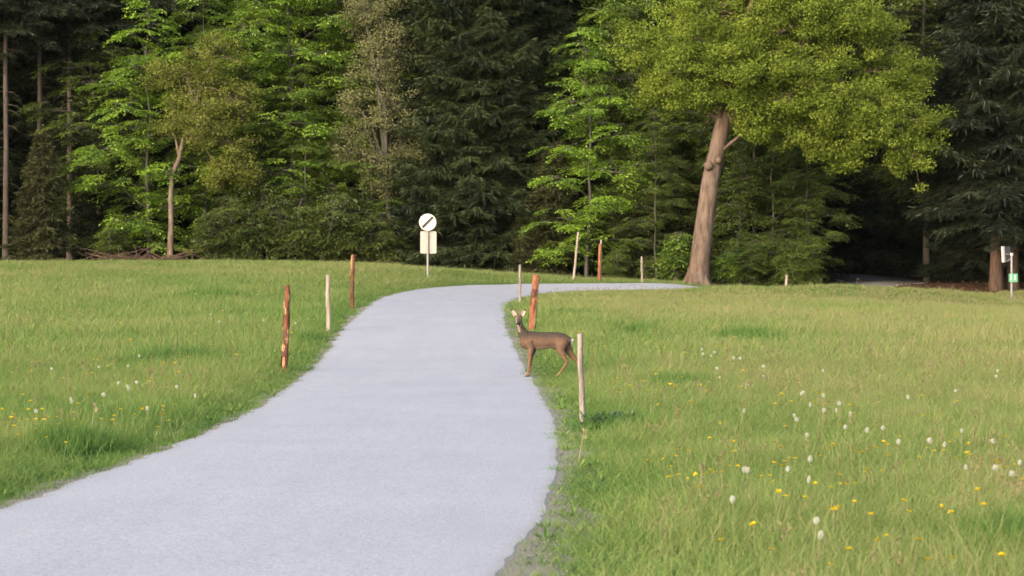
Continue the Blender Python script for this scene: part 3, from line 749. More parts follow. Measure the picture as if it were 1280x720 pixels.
for k, x in enumerate(np.arange(-29, 31, 2.35)):
    for j, y in enumerate((114.5, 118.5, 123.0)):
        xx = x + random.uniform(-.8, .8) + j * .9; yy = y + random.uniform(-1.2, 1.2)
        if abs(road_sd(np.array([xx]), np.array([yy]))[0]) < 3.4: continue
        if y < 116 and 7 < xx < 15: yy += 1
        fcopy((sA, sA, sC)[(k + j) % 3] if xx > -17 else (sB, sB, sA)[(k + j) % 3], xx, yy, "dark spruce standing inside the shaded wood", random.uniform(.85, 1.1), random.choice((M_NEEDLE, M_NEEDLE_COLD)), group=G_IN)

# --- shrubs along the wood's edge
def shrub(name, seed, w, h, mat, dens=1.0, leaf=.08, clump=.3):
    r = np.random.default_rng(seed); lob = []
    for _ in range(7):
        a = r.random() * 6.283; rr = w * .55 * math.sqrt(r.random()); hh = h * (.3 + .45 * r.random())
        lob.append((rr * math.cos(a), rr * math.sin(a) * .7, hh, w * (.25 + .3 * r.random()), w * .36, h * (.16 + .22 * r.random())))
    lob.append((0, 0, h * .25, w * .6, w * .5, h * .25))
    root = lobed(name, seed, [(0, 0, -.1), (.02, 0, h * .2), (0, 0, h * .4)], [.05, .04, .03], lob, (M_BARK_BEECH, mat), clump=clump, leaf=leaf, nl=60, dens=dens * 1.5, fan=.62)
    for ch in root.children:
        if ch.name.startswith("trunk"): ch.name = "stems"
        else: ch.name = "foliage"
    return root
sh1 = shrub("shrub", 51, 1.7, 3.4, M_HEDGE); sh2 = shrub("shrub", 52, 1.4, 3.2, M_HEDGE); sh3 = shrub("shrub", 53, .75, 2.3, M_BEECH_MID, .6, .11, .26)
SH = [(sh1, -12.5, 103.9, 1.0, "dull green shrub nearest the crooked pale trunk"), (sh2, -11.1, 104.2, 1.05, "rounded olive shrub second from the crooked pale trunk"),
      (sh1, -9.6, 104.1, .95, "dull green shrub beneath the vivid drooping beech"), (sh2, -8.2, 104.0, 1.15, "olive shrub behind the thin red-brown stake"),
      (sh1, -6.9, 104.1, .92, "wide olive shrub beneath the grey-green tree"), (sh2, -5.5, 104.0, 1.0, "low olive shrub between red-brown stake and round sign"),
      (sh1, -10.3, 105.6, 1.35, "taller green shrub standing behind the shrub row beneath the beech"), (sh2, -7.4, 105.6, 1.5, "taller green shrub standing behind the shrub row near the grey-green tree"),
      (sh2, -17.3, 104.6, .8, "dark low shrub between brownish spruce and crooked trunk"), (sh3, 6.45, 95.9, 1.0, "light green bush beside the foot of the leaning oak"),
      (sh3, 8.4, 96.3, .75, "thin light green sapling bush just beyond the oak trunk"), (sh1, 9.6, 99.2, .8, "dark green shrub beneath the oak crown near its trunk"),
      (sh2, 11.2, 98.9, .95, "dark green shrub beneath the oak crown beside the pale short stake"), (sh1, 12.0, 98.9, .75, "dark green shrub at the dark lane's mouth"),
      (sh2, 4.3, 100.9, .6, "low dark shrub behind the short grey stake"), (sh2, 21.9, 98.4, .6, "low dark green shrub behind the green sign")]
used = set()
for src, x, y, s, lab in SH:
    c = src if src not in used else copy_tree(src); used.add(src)
    put(c, x, y, lab, "shrub", None, s)
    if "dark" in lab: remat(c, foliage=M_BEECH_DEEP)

# --- dead branches at the wood's edge
db = MB()
for _ in range(130):
    x = rng.normal(-15.6, 1.1); y = 103.4 + rng.normal(0, .45); z = gz(x, y) + .03 + .3 * rng.random() ** 2; a = rng.random() * 6.283; L = .4 + 1.3 * rng.random()
    d = np.array([math.cos(a), math.sin(a) * .5, rng.normal(.12, .25)]); p0 = np.array([x, y, z])
    db.tube([p0, p0 + d * L * .5 + rng.normal(0, .05, 3), p0 + d * L], [.022, .016, .006], 4, False, rng.random())
tag(db.build("dead_branches", solid("dead_wood", (.07, .042, .028), .9, var=.4, scale=8)), "heap of dead brown branches at the foot of the crooked pale trunk", "branches", kind='stuff')
fl = MB(); n = 5200
X = rng.uniform(-24, 24, n); Y = forest_edge(X) + rng.exponential(1.6, n) + .1; sd_ = road_sd(X, Y); k_ = np.abs(sd_) > 1.9; X, Y = X[k_], Y[k_]; n = len(X)
fl.leaves(np.stack([X, Y, ground(X, Y) + .02 + .05 * rng.random(n)], 1), rng.normal(0, 1, (n, 3)) * [1, 1, .3], rng.normal(0, .5, (n, 3)) + [0, 0, 1], .11, .07, tint=rng.random(n))
tag(fl.build("leaf_litter", leaf_mat("dry_leaves", (.025, .011, .006), (.085, .036, .017), .1)), "red-brown dead leaves on the floor of the wood", "leaves", kind='stuff')

# --- the depth of the wood, far rows that read as one dark mass
FX, FY = [], []
for y in np.arange(129, 190, 5.0):
    for x in np.arange(-62, 64, 3.4):
        FX.append(x + rng.uniform(-1.3, 1.3)); FY.append(y + rng.uniform(-1.6, 1.6))
for y in np.arange(101, 129, 5.0):
    for x in list(np.arange(-66, -30, 3.4)) + list(np.arange(33, 66, 3.4)):
        FX.append(x + rng.uniform(-1, 1)); FY.append(y + rng.uniform(-1.2, 1.2))
FX = np.array(FX); FY = np.array(FY); s_ = np.abs(road_sd(FX, FY)); FX, FY = FX[s_ > 3.2], FY[s_ > 3.2]; n = len(FX)
fm = MB()
far_protos = []
for src in (sA, sC):
    o2 = []
    for ch in src.children: o2.append(ch)
    me = bpy.data.meshes.new("far_spruce")
    import bmesh
    bm = bmesh.new()
    for q, ch in enumerate(o2):
        k0 = len(bm.faces); bm.from_mesh(ch.data); bm.faces.ensure_lookup_table()
        for f in bm.faces[k0:]: f.material_index = q
    bm.to_mesh(me); bm.free()
    for ch in o2: me.materials.append(ch.data.materials[0])
    far_protos.append(bpy.data.objects.new("far_spruce", me))
sc_ = rng.uniform(1.2, 1.5, n)
far = scatter("far_wood", far_protos, np.stack([FX, FY, ground(FX, FY)], 1), np.stack([0 * FX, 0 * FX, rng.random(n) * 6.283], 1), np.stack([sc_, sc_, sc_], 1), rng.integers(0, 2, n), rng.random(n))
tag(far, "dark depth of the spruce wood behind the edge trees", "forest", kind='stuff')

# ------------------------------------------------------------------ roadside stakes
def stake(x, y, h, r0, r1, mat, label, lean=(0, 0), seed=0, slant=.3, wob=.006):
    q = np.random.default_rng(seed + 900); b = MB(); m = 14; n = 10
    z = np.linspace(-.15, h, m); th = np.linspace(0, 6.283, n, endpoint=False)
    ax = lean[0] * z / h + np.cumsum(q.normal(0, wob, m)) * .5; ay = lean[1] * z / h
    rad = np.interp(z, [0, h], [r0, r1])
    V = np.stack([ax[:, None] + (rad[:, None] * (1 + q.normal(0, .05, (m, n)))) * np.cos(th), ay[:, None] + (rad[:, None] * (1 + q.normal(0, .05, (m, n)))) * np.sin(th), np.repeat(z[:, None], n, 1)], -1)
    V[-1, :, 2] += slant * r1 * np.cos(th + seed)
    i = np.arange(m - 1)[:, None] * n; j = np.arange(n)[None]; k = (j + 1) % n
    b.add(V.reshape(-1, 3), [np.stack([i + j, i + k, i + n + k, i + n + j], -1).reshape(-1, 4)])
    t = V[-1]; b.add(np.vstack([t, t.mean(0)[None]]), np.stack([np.arange(n), (np.arange(n) + 1) % n, np.full(n, n)], 1), .9)
    root = empty("wooden_stake", (x, y, gz(x, y)))
    b.build("stake_shaft", mat, root, True)
    tag(root, label, "stake", "wooden stakes along the road")
    return root, (lambda zz: (np.interp(zz, z, ax), np.interp(zz, z, ay), np.interp(zz, z, rad)))
def strips(root, f, h, n, mat, seed, z0=.05, name="bark_strip", wide=1.0):
    q = np.random.default_rng(seed)
    for k in range(n):
        za = z0 + (h - z0 - .1) * (k + .5 * q.random()) / n; L = (h / n) * (.5 + .7 * q.random()); a0 = q.random() * 6.283 if k % 2 else 4.7 + q.normal(0, .8); w = wide * (.5 + .9 * q.random())
        b = MB(); zz = np.linspace(za, min(za + L, h - .01), 6); aa = np.linspace(a0 - w, a0 + w, 5); V = []
        for zi, tap in zip(zz, (.45, .9, 1, .95, .8, .35)):
            cx, cy, rr = f(zi)
            for a in aa:
                a2 = a0 + (a - a0) * tap * (1 + q.normal(0, .08)); R_ = rr * 1.12 + .004 + .002 * q.random(); V.append((cx + R_ * math.cos(a2), cy + R_ * math.sin(a2), zi + q.normal(0, .006)))
        i = np.arange(5)[:, None] * 5; j = np.arange(4)[None]
        b.add(V, np.stack([i + j, i + j + 1, i + j + 6, i + j + 5], -1).reshape(-1, 4), q.random())
        b.build(name, mat, root, True)
M_ST_GREY = bark_mat("weathered_stake_wood", (.11, .088, .075), (.235, .19, .165), (.30, .25, .22), 6, (1, 1, .12), .4)
M_ST_PALE = bark_mat("pale_stake_wood", (.16, .13, .10), (.29, .24, .19), (.34, .29, .24), 6, (1, 1, .12), .4)
M_ST_RED = bark_mat("red_brown_stake_wood", (.050, .016, .009), (.130, .040, .018), (.19, .068, .030), 5, (1, 1, .3), .5)
M_ST_ORANGE = bark_mat("orange_stake_wood", (.11, .032, .014), (.22, .072, .028), (.28, .125, .055), 5, (1, 1, .3), .5)
M_BARKSTRIP = bark_mat("dark_bark_strip", (.035, .014, .009), (.085, .03, .017), (.12, .05, .03), 8, (1, 1, .5), .6)
M_PEELED = bark_mat("peeled_orange_patch", (.20, .085, .035), (.31, .16, .075), (.37, .24, .13), 8, (1, 1, .5), .3)
s1, f1 = stake(-3.68, 39.1, 1.42, .052, .042, M_ST_RED, "thick red-brown flaking stake nearest the camera on the grass verge across from the deer", (.045, 0), 1)
strips(s1, f1, 1.42, 9, M_PEELED, 5, wide=.55, name="peeled_patch"); strips(s1, f1, 1.42, 6, M_BARKSTRIP, 6)
stake(-3.96, 52.1, 1.22, .05, .044, M_ST_PALE, "smooth pale wooden stake between two red-brown stakes on the outer verge", (.01, 0), 2)
s3, f3 = stake(-4.24, 64.1, 1.42, .052, .046, M_ST_RED, "thin red-brown stake farther along the outer verge past the pale stake", (.03, 0), 3)
strips(s3, f3, 1.42, 3, M_PEELED, 8, z0=.8, wide=.5, name="peeled_patch"); strips(s3, f3, 1.42, 4, M_BARKSTRIP, 9)
s4, f4 = stake(.43, 52.4, 1.22, .076, .072, M_ST_ORANGE, "thick orange-red peeled stake standing right behind the deer", (.10, 0), 4)
strips(s4, f4, 1.22, 7, M_BARKSTRIP, 11, wide=.8); strips(s4, f4, 1.22, 4, M_PEELED, 12, wide=.5, name="peeled_patch")
stake(.23, 70.3, 1.13, .042, .036, M_ST_GREY, "thin grey stake at the inner edge of the road bend", (.005, 0), 5)
s6, f6 = stake(.75, 26.0, 1.0, .032, .030, M_ST_GREY, "pale grey weathered stake in the grass closest to the deer's hind legs", (-.012, 0), 6)
kb = solid("dark_knot", (.10, .075, .06), .9)
for zz, aa in ((.83, 5.0), (.52, 5.2), (.30, 5.3)):
    cx, cy, rr = f6(zz); b = MB(); t = np.linspace(0, 6.283, 8, endpoint=False)
    V = [(cx + rr * 1.08 * math.cos(aa), cy + rr * 1.14 * math.sin(aa), zz)] + [(cx + rr * 1.04 * math.cos(aa + .3 * math.cos(q)), cy + rr * 1.04 * math.sin(aa + .3 * math.cos(q)), zz + .011 * math.sin(q)) for q in t]
    b.add(V, np.array([[0, k + 1, (k + 1) % 8 + 1] for k in range(8)])); b.build("knot", kb, s6)
stake(2.35, 92.3, 1.84, .05, .042, M_ST_PALE, "tall pale stake leaning towards the orange-brown stake beyond the bend", (.19, 0), 7)
s8, f8 = stake(3.31, 91.9, 1.42, .062, .055, M_ST_ORANGE, "orange-brown stake with a pale split top beyond the bend", (.03, 0), 8)
b = MB(); b.tube([(.05, .05, 0), (.065, .05, .9), (.085, .05, 1.60)], [.04, .04, .034], 8); b.build("pale_slat", M_ST_PALE, s8, True)
stake(4.95, 91.9, .98, .045, .04, M_ST_GREY, "short grey stake beyond the road in front of the dark thicket", (0, 0), 9)
stake(10.05, 88.9, .72, .055, .05, M_ST_PALE, "short pale stub leaning in the far meadow below the oak crown", (.05, 0), 10)

# ------------------------------------------------------------------ signs
M_WHITE = solid("sign_white", (.40, .365, .35), .45, var=.03); M_BLACK = solid("sign_black", (.012, .012, .013), .5)
M_GALV = solid("galvanised_pole", (.22, .22, .225), .6, .3, .1); M_PLATE = solid("pale_plate_back", (.32, .27, .245), .6, var=.05)
M_GREEN = solid("sign_green", (.075, .23, .135), .5, var=.05); M_DARKBACK = solid("dark_panel", (.045, .048, .055), .5)
def disc(b, c, r, d, n=40, rim=.0):
    th = np.linspace(0, 6.283185, n, endpoint=False)
    ring = lambda rr, y: np.stack([c[0] + rr * np.cos(th), np.full(n, c[1] + y), c[2] + rr * np.sin(th)], 1)
    V = np.vstack([ring(r, d / 2), ring(r, -d / 2), ring(r - .012, -d / 2 - .004), [[c[0], c[1] - d / 2 - .004, c[2]], [c[0], c[1] + d / 2, c[2]]]])
    j = np.arange(n); k = (j + 1) % n
    b.add(V, [np.stack([j, k, k + n, j + n], 1), np.stack([j + n, k + n, k + 2 * n, j + 2 * n], 1), np.stack([j + 2 * n, k + 2 * n, np.full(n, 3 * n)], 1), np.stack([k, j, np.full(n, 3 * n + 1)], 1)])
def rplate(b, c, w, h, d, rad, rz=0.0, n=6):
    o = []
    for sx, sz, a0 in ((1, 1, 0), (-1, 1, 1), (-1, -1, 2), (1, -1, 3)):
        for t in np.linspace(0, 1, n):
            a = (a0 + t) * math.pi / 2; o.append((sx * (w / 2 - rad) + rad * math.cos(a), sz * (h / 2 - rad) + rad * math.sin(a)))
    o = np.array(o); m = len(o); ca, sa = math.cos(rz), math.sin(rz)
    V = []
    for y in (-d / 2, d / 2):
        V += [(c[0] + ca * px - sa * y, c[1] + sa * px + ca * y, c[2] + pz) for px, pz in o]
    j = np.arange(m); k = (j + 1) % m
    b.add(V, [np.stack([j, k, k + m, j + m], 1), np.arange(m)[None, ::-1].copy(), (np.arange(m) + m)[None]])
sx, sy = -3.03, 87.0
rs = empty("road_sign", (sx, sy, gz(sx, sy)))
tag(rs, "round white end-of-limit sign with black diagonal bar above a pale plate", "road sign")
b = MB(); b.tube([(0, 0, -.3), (0, 0, 1.0), (0, 0, 2.24)], .038, 14); b.build("pole", M_GALV, rs, True)
b = MB(); disc(b, (0, -.055, 2.0), .31, .02); face = b.build("sign_disc", M_WHITE, rs)
b = MB(); b.box((0, 0, 0), (.53, .006, .092)); v = b.v[0] @ np.array(Euler((0, -R(45), 0)).to_matrix()).T; b.v[0] = (v + np.array([0, -.073, 2.0])).astype(np.float32)
b.build("diagonal_bar", M_BLACK, face)
b = MB(); rplate(b, (.02, .052, 1.28), .58, .80, .012, .05); pl_ = b.build("plate", M_PLATE, rs)
for z in (1.05, 1.5):
    b = MB(); b.box((.0, .025, z), (.13, .05, .03)); b.box((0, -.041, z), (.13, .006, .03)); b.build("clamp", M_GALV, rs)
b = MB(); b.box((0, -.035, 1.9), (.11, .03, .03)); b.build("bracket", M_GALV, rs)
b = MB(); b.box((0, -.035, 2.12), (.11, .03, .03)); b.build("bracket", M_GALV, rs)

gx_, gy_ = 19.3, 93.4
gs = empty("sign_post", (gx_, gy_, gz(gx_, gy_)))
tag(gs, "grey pole with a small green sign and a tilted dark-backed panel by reddish trunks", "sign post")
b = MB(); b.tube([(0, 0, -.3), (0, 0, .9), (0, 0, 1.74)], .042, 12); b.build("pole", M_GALV, gs, True)
b = MB(); b.tube([(0, 0, 1.70), (0, 0, 1.80)], .062, 12); b.build("pole_cap", M_WHITE, gs)
b = MB(); rplate(b, (.05, -.055, .84), .34, .33, .016, .03); gp = b.build("green_plate", M_GREEN, gs)
M_PALEGREEN = solid("pale_mark", (.36, .46, .39), .5, var=.02)
for xx, hh in ((-.03, .17), (.12, .15)):
    b = MB(); b.box((xx, -.066, .83), (.042, .005, hh)); b.box((xx, -.066, .83 + hh / 2 + .03), (.05, .005, .036)); b.build("white_mark", M_PALEGREEN, gp)
b = MB(); b.box((0, 0, 0), (.42, .05, .60), (0, R(-4), R(38))); b.v[0] = b.v[0] + np.array([-.19, .02, 1.75], np.float32); pn = b.build("panel", M_DARKBACK, gs)
b = MB(); b.box((0, 0, 0), (.10, .09, .62), (0, R(-4), R(38))); b.v[0] = b.v[0] + np.array([-.345, -.105, 1.75], np.float32); b.build("panel_rim", M_WHITE, pn)
b = MB(); b.tube([(0, 0, 1.62), (-.15, -.03, 1.50), (-.33, -.09, 1.46)], .014, 6); b.build("brace", M_GALV, gs)
b = MB(); b.tube([(0, 0, 1.74), (-.33, -.09, 1.76)], .016, 6); b.build("brace", M_GALV, gs)

# ------------------------------------------------------------------ roe deer: one continuous body
def loft(b, rings, n=18):
    """rings: centre, axis a (half-width vector), axis b (half-height vector)"""
    th = np.linspace(0, 6.283185, n, endpoint=False); V = []
    for c, a, bb in rings:
        V.append(np.asarray(c) + np.cos(th)[:, None] * np.asarray(a) + np.sin(th)[:, None] * np.asarray(bb))
    m = len(V); j = np.arange(n); k = (j + 1) % n; F = [np.stack([j + i * n, k + i * n, k + (i + 1) * n, j + (i + 1) * n], 1) for i in range(m - 1)]
    V = np.vstack(V + [np.array([rings[0][0], rings[-1][0]])]); e = len(V)
    F.append(np.stack([k, j, np.full(n, e - 2)], 1)); F.append(np.stack([j + (m - 1) * n, k + (m - 1) * n, np.full(n, e - 1)], 1))
    b.add(V, F)
def limb(b, pts):
    P = np.array([p[:3] for p in pts], float); rr = np.array([p[3] for p in pts])
    t = np.linspace(0, len(P) - 1, (len(P) - 1) * 5 + 1)
    Q = np.stack([np.interp(t, np.arange(len(P)), P[:, q]) for q in range(3)], 1); Rr_ = np.interp(t, np.arange(len(P)), rr)
    Q[1:-1] = (Q[:-2] + 2 * Q[1:-1] + Q[2:]) / 4
    b.tube(Q, Rr_, 12)
DX, DY = .53, 37.9
db_ = MB()
u_ = 1 / 78.0
trunk_r = [(650, .625, .50, .045), (653, .69, .455, .085), (658, .715, .428, .108), (664, .715, .418, .118), (672, .705, .420, .122), (681, .702, .430, .122), (689, .703, .448, .114), (697, .700, .452, .112), (704, .682, .450, .110), (709, .650, .455, .095), (713, .612, .470, .065), (715, .58, .50, .03)]
loft(db_, [(((x - 682) * u_, 0, (zt + zb) / 2), (0, w, 0), (0, 0, (zt - zb) / 2)) for x, zt, zb, w in trunk_r])
X_ = lambda x: (x - 682) * u_
neck = [(660, .585, .115, .085), (655.5, .655, .092, .072), (652, .735, .066, .056), (650.2, .81, .053, .047), (649.2, .875, .047, .044)]
limb(db_, [(X_(x), -.005 * i, z, r) for i, (x, z, r, w) in enumerate(neck)])
hx = X_(648.6)
head = [((hx + .006, .045, .905), (.030, 0, 0), (0, -.01, .030)), ((hx + .004, .020, .912), (.052, 0, 0), (0, -.02, .052)), ((hx, -.015, .915), (.056, 0, 0), (0, -.03, .054)),
        ((hx - .002, -.055, .893), (.052, 0, 0), (0, -.03, .047)), ((hx - .004, -.095, .862), (.038, 0, 0), (0, -.028, .036)), ((hx - .006, -.130, .834), (.029, 0, 0), (0, -.022, .027)), ((hx - .007, -.158, .815), (.026, 0, 0), (0, -.016, .022)), ((hx - .008, -.170, .806), (.015, 0, 0), (0, -.01, .012))]
loft(db_, head)
# legs: shoulder/hip to fetlock, tapering, jointed
limb(db_, [(X_(661), -.07, .56, .085), (X_(664), -.075, .45, .058), (X_(662.5), -.072, .32, .032), (X_(661.5), -.07, .215, .025), (X_(660.8), -.07, .12, .0165), (X_(659.8), -.07, .06, .019), (X_(658.2), -.072, .012, .019)])
limb(db_, [(X_(663), .07, .56, .085), (X_(667), .072, .45, .056), (X_(665.0), .07, .33, .032), (X_(663.6), .07, .225, .025), (X_(662.6), .07, .13, .0165), (X_(662.0), .07, .065, .019), (X_(660.6), .07, .014, .019)])
limb(db_, [(X_(703), -.055, .58, .125), (X_(701), -.075, .50, .10), (X_(700), -.078, .42, .070), (X_(704), -.076, .315, .042), (X_(708), -.072, .235, .030), (X_(705), -.072, .165, .0195), (X_(699.5), -.074, .075, .0175), (X_(697.6), -.075, .04, .020), (X_(695.4), -.077, .012, .019)])
limb(db_, [(X_(706), .055, .57, .115), (X_(708), .07, .48, .085), (X_(712), .073, .36, .052), (X_(719.6), .073, .255, .030), (X_(721.5), .073, .225, .028), (X_(723), .073, .15, .019), (X_(724.2), .073, .065, .0175), (X_(724), .073, .035, .020), (X_(722.4), .073, .010, .019)])
loft(db_, [((X_(712), 0, .60), (0, .02, 0), (0, 0, .02)), ((X_(715.5), 0, .585), (0, .022, 0), (0, 0, .018)), ((X_(716.5), 0, .565), (0, .01, 0), (0, 0, .008))])
limb(db_, [(X_(690), 0, .46, .02), (X_(693.5), 0, .425, .018), (X_(694), 0, .415, .008)])
tmp = db_.build("deer_volume", None)
rm = tmp.modifiers.new("remesh", 'REMESH'); rm.mode = 'VOXEL'; rm.voxel_size = .0085; rm.use_smooth_shade = True
sm_ = tmp.modifiers.new("smooth", 'SMOOTH'); sm_.factor = .5; sm_.iterations = 3
bpy.context.view_layer.update()
body_me = bpy.data.meshes.new_from_object(tmp.evaluated_get(bpy.context.evaluated_depsgraph_get()))
bpy.data.objects.remove(tmp)
body_me.name = "deer_body"
nv = len(body_me.vertices); co = np.empty(nv * 3, np.float32); body_me.vertices.foreach_get("co", co); co = co.reshape(-1, 3); no = np.empty(nv * 3, np.float32); body_me.vertices.foreach_get("normal", no); no = no.reshape(-1, 3)
x, y, z = co.T; col = np.empty((nv, 4), np.float32); col[:, 3] = 1
BR = lambda c: np.array(c, np.float32)
def blend(w, c): col[:, :3] = col[:, :3] * (1 - w[:, None]) + BR(c) * w[:, None]
col[:, :3] = BR((.098, .060, .043))
blend(sm((z - .55) / .13) * (z < .80), (.044, .033, .028))
blend(sm((.62 - z) / .10) * sm((z - .40) / .08) * sm((np.abs(y) - .07) / .05) * .5, (.125, .078, .056))                          # grey-brown back
blend(sm((.50 - z) / .10) * (z > .36), (.130, .082, .056))                    # lower flank
blend(sm((.40 - z) / .12), (.142, .082, .050))                                 # tan legs
blend(sm((.10 - z) / .06) * .6, (.24, .15, .09))
blend(sm((-no[:, 2] - .55) / .3) * (z > .38) * (z < .5) * (x > -.15), (.25, .20, .15))   # pale belly
blend(sm((x - X_(712.3)) / .02) * (z > .46) * (z < .595), (.60, .56, .51))        # white rump patch
hd = z > .79; hdm = (y < -.03) & hd | (z > .86)
blend(hdm * 1.0, (.085, .061, .046))
blend(((y < -.10) & (z > .80)) * .7, (.05, .036, .033))
blend(((y < -.06) & hd & (np.abs(x - hx) > .026)) * .7, (.20, .155, .125))
blend(((y < -.152) & hd) * 1.0, (.015, .012, .012))
blend(((y < -.09) & (no[:, 2] < -.35) & hd) * .95, (.40, .35, .31))
blend(((y < .0) & (z > .70) & (z < .79) & (no[:, 1] < -.5) & (x < X_(651))) * .8, (.22, .17, .135))
ca_ = body_me.color_attributes.new("fur", 'FLOAT_COLOR', 'POINT'); ca_.data.foreach_set("color", col.ravel())
m, nt, out = mat_new("deer_fur")
p = nd(nt, "ShaderNodeBsdfPrincipled"); p.inputs['Roughness'].default_value = .85; p.inputs['Specular IOR Level'].default_value = .15
p.inputs['Sheen Weight'].default_value = .0
at = nd(nt, "ShaderNodeAttribute", attribute_name="fur"); n1 = noise(nt, 60, 4, .7, stretch=(.35, 1, 1)); n2 = noise(nt, 9, 3)
c = mixc(nt, .7, at.outputs['Color'], ramp(nt, n1, [(.3, (.6, .6, .6)), (.7, (1.35, 1.3, 1.25))]), 'MULTIPLY'); c = mixc(nt, .5, c, ramp(nt, n2, [(.3, (.8, .8, .8)), (.7, (1.18, 1.15, 1.1))]), 'MULTIPLY')
nt.links.new(c, p.inputs['Base Color']); nt.links.new(bump(nt, n1, .5, .006), p.inputs['Normal']); nt.links.new(p.outputs[0], out.inputs[0])
body_me.materials.clear(); body_me.materials.append(m); FUR = m
body_me.polygons.foreach_set("use_smooth", np.ones(len(body_me.polygons), bool))
deer = empty("roe_deer", (DX, DY, gz(DX, DY) + .012))
tag(deer, "brown roe deer stepping onto the road with its head turned to the camera", "deer")
body = bpy.data.objects.new("body", body_me); COL.objects.link(body); body.parent = deer
M_EAR = solid("ear_fur", (.075, .055, .042), .9); M_EARIN = solid("pale_ear_fur", (.33, .25, .205), .9, var=.15, scale=40); M_DK = solid("dark_fur", (.02, .017, .015), .8); M_HOOF = solid("hoof_horn", (.03, .026, .024), .5); M_ANT = solid("velvet_antler", (.12, .085, .06), .9)
M_EYE = solid("dark_eye", (.006, .005, .005), .12, var=0)
for s in (-1, 1):
    root_p = np.array([hx + s * .040, .005, .945]); tip = np.array([hx + s * .112, .0, 1.060]); d = tip - root_p; L = np.linalg.norm(d); d /= L
    wv = np.cross(d, [0, -1, 0]); wv /= np.linalg.norm(wv)
    def ear(scale, yoff, bulge, name, mat, par, t0=0.0, t1=1.0):
        b = MB(); V = []; us_ = np.linspace(t0, t1, 10); ww = np.linspace(-1, 1, 7)
        for uu in us_:
            hw = .033 * scale * (math.sin(math.pi * min(1, uu * .9 + .1) ** .85) ** .8 + .12 * (1 - uu))
            for q in ww:
                c_ = root_p + d * L * uu + wv * hw * q + np.array([0, yoff + bulge * (1 - q * q) * (1 - uu * .6), 0]); V.append(c_)
        i = np.arange(9)[:, None] * 7; j = np.arange(6)[None]
        b.add(V, np.stack([i + j, i + j + 1, i + j + 8, i + j + 7], -1).reshape(-1, 4)); o = b.build(name, mat, par, True)
        so = o.modifiers.new("thick", 'SOLIDIFY'); so.thickness = .004; return o
    e = ear(1.0, 0, .03, "ear", M_EAR, deer); ear(.80, -.006, .026, "ear_lining", M_EARIN, e, .06, .80); ear(1.02, -.004, .03, "ear_tip", M_DK, e, .86, 1.0)
    b = MB(); c_ = np.array([hx + s * .047, -.047, .915]); b.tube([c_ + [-s * .012, 0, 0], c_ + [-s * .004, -.004, 0], c_ + [s * .004, -.006, 0], c_ + [s * .007, -.007, 0]], [.006, .013, .011, .004], 10); b.build("eye", M_EYE, deer, True)
    b = MB(); b.tube([(hx + s * .022, .0, .955), (hx + s * .026, .004, 1.0), (hx + s * .024, -.002, 1.045)], [.011, .009, .004], 8); b.build("antler", M_ANT, deer, True)
for (px, yy, zz, d) in ((657.6, -.072, .0, -1), (660.2, .07, 0, -1), (694.6, -.077, 0, -1), (721.8, .073, 0, -1)):
    b = MB()
    for s in (-1, 1):
        loft(b, [((X_(px) + .014, yy + s * .010, .028), (.010, 0, 0), (0, .008, 0)), ((X_(px) + .006, yy + s * .011, .014), (.022, 0, 0), (0, .010, 0)), ((X_(px) - .004, yy + s * .011, -.006), (.030, 0, 0), (0, .010, 0))], 10)
    b.build("hoof", M_HOOF, deer, True)

# ------------------------------------------------------------------ meadow flowers
M_PUFF = leaf_mat("dandelion_down", (.38, .38, .37), (.55, .545, .53), .4, .0); M_STEM = solid("flower_stem", (.16, .17, .07), .8)
M_YEL = leaf_mat("yellow_petals", (.52, .37, .012), (.68, .52, .02), .3, .02)
def puff(seed, h=.27, rad=.024):
    r = np.random.default_rng(seed); b = MB(); n = 96
    k = np.arange(n) + .5; ph = np.arccos(1 - 2 * k / n); th = math.pi * (1 + 5 ** .5) * k
    D = np.stack([np.cos(th) * np.sin(ph), np.sin(th) * np.sin(ph), np.cos(ph)], 1)
    bend = r.normal(0, .03, 2); top = np.array([bend[0], bend[1], h])
    T = np.cross(D, r.normal(0, 1, (n, 3))); b.leaves(top + D * rad * .92 - T / np.linalg.norm(T, axis=1)[:, None] * rad * .22, T + D * .2, D, rad * .40, rad * .30, .0, r.random(n))
    b.leaves(top + D * rad * .1, D, r.normal(0, 1, (n, 3)), rad * .85, rad * .05, 0, .3)
    s = MB(); s.tube([(0, 0, 0), (bend[0] * .4, bend[1] * .4, h * .55), top], [.0035, .003, .0025], 5, False)
    c = MB(); ic = ico * rad * .34; c.add(ic + top, icf)
    root = empty("dandelion_clock", (0, 0, 0)); s.build("stem", M_STEM, root, True); hd_ = b.build("seed_head", M_PUFF, root); c.build("seed_core", M_STEM, hd_)
    return root
def yellow(seed, h=.255, rad=.0195):
    r = np.random.default_rng(seed); b = MB(); n = 16; a = np.arange(n) * 2.4; el = .15 + .5 * (np.arange(n) % 3) / 2
    tilt = r.normal(0, .2, 2); top = np.array([r.normal(0, .03), r.normal(0, .03), h])
    D = np.stack([np.cos(a) * np.cos(el), np.sin(a) * np.cos(el), np.sin(el) + tilt[0] * np.cos(a)], 1)
    b.leaves(np.tile(top, (n, 1)), D, np.tile([0, 0, 1.], (n, 1)), rad * (.8 + .3 * r.random(n)), rad * .55, .1, r.random(n))
    s = MB(); s.tube([(0, 0, 0), (top[0] * .4, top[1] * .4, h * .6), top], [.002, .0018, .0015], 4, False)
    root = empty("yellow_flower", (0, 0, 0)); s.build("stem", M_STEM, root, True); b.build("petals", M_YEL, root); return root
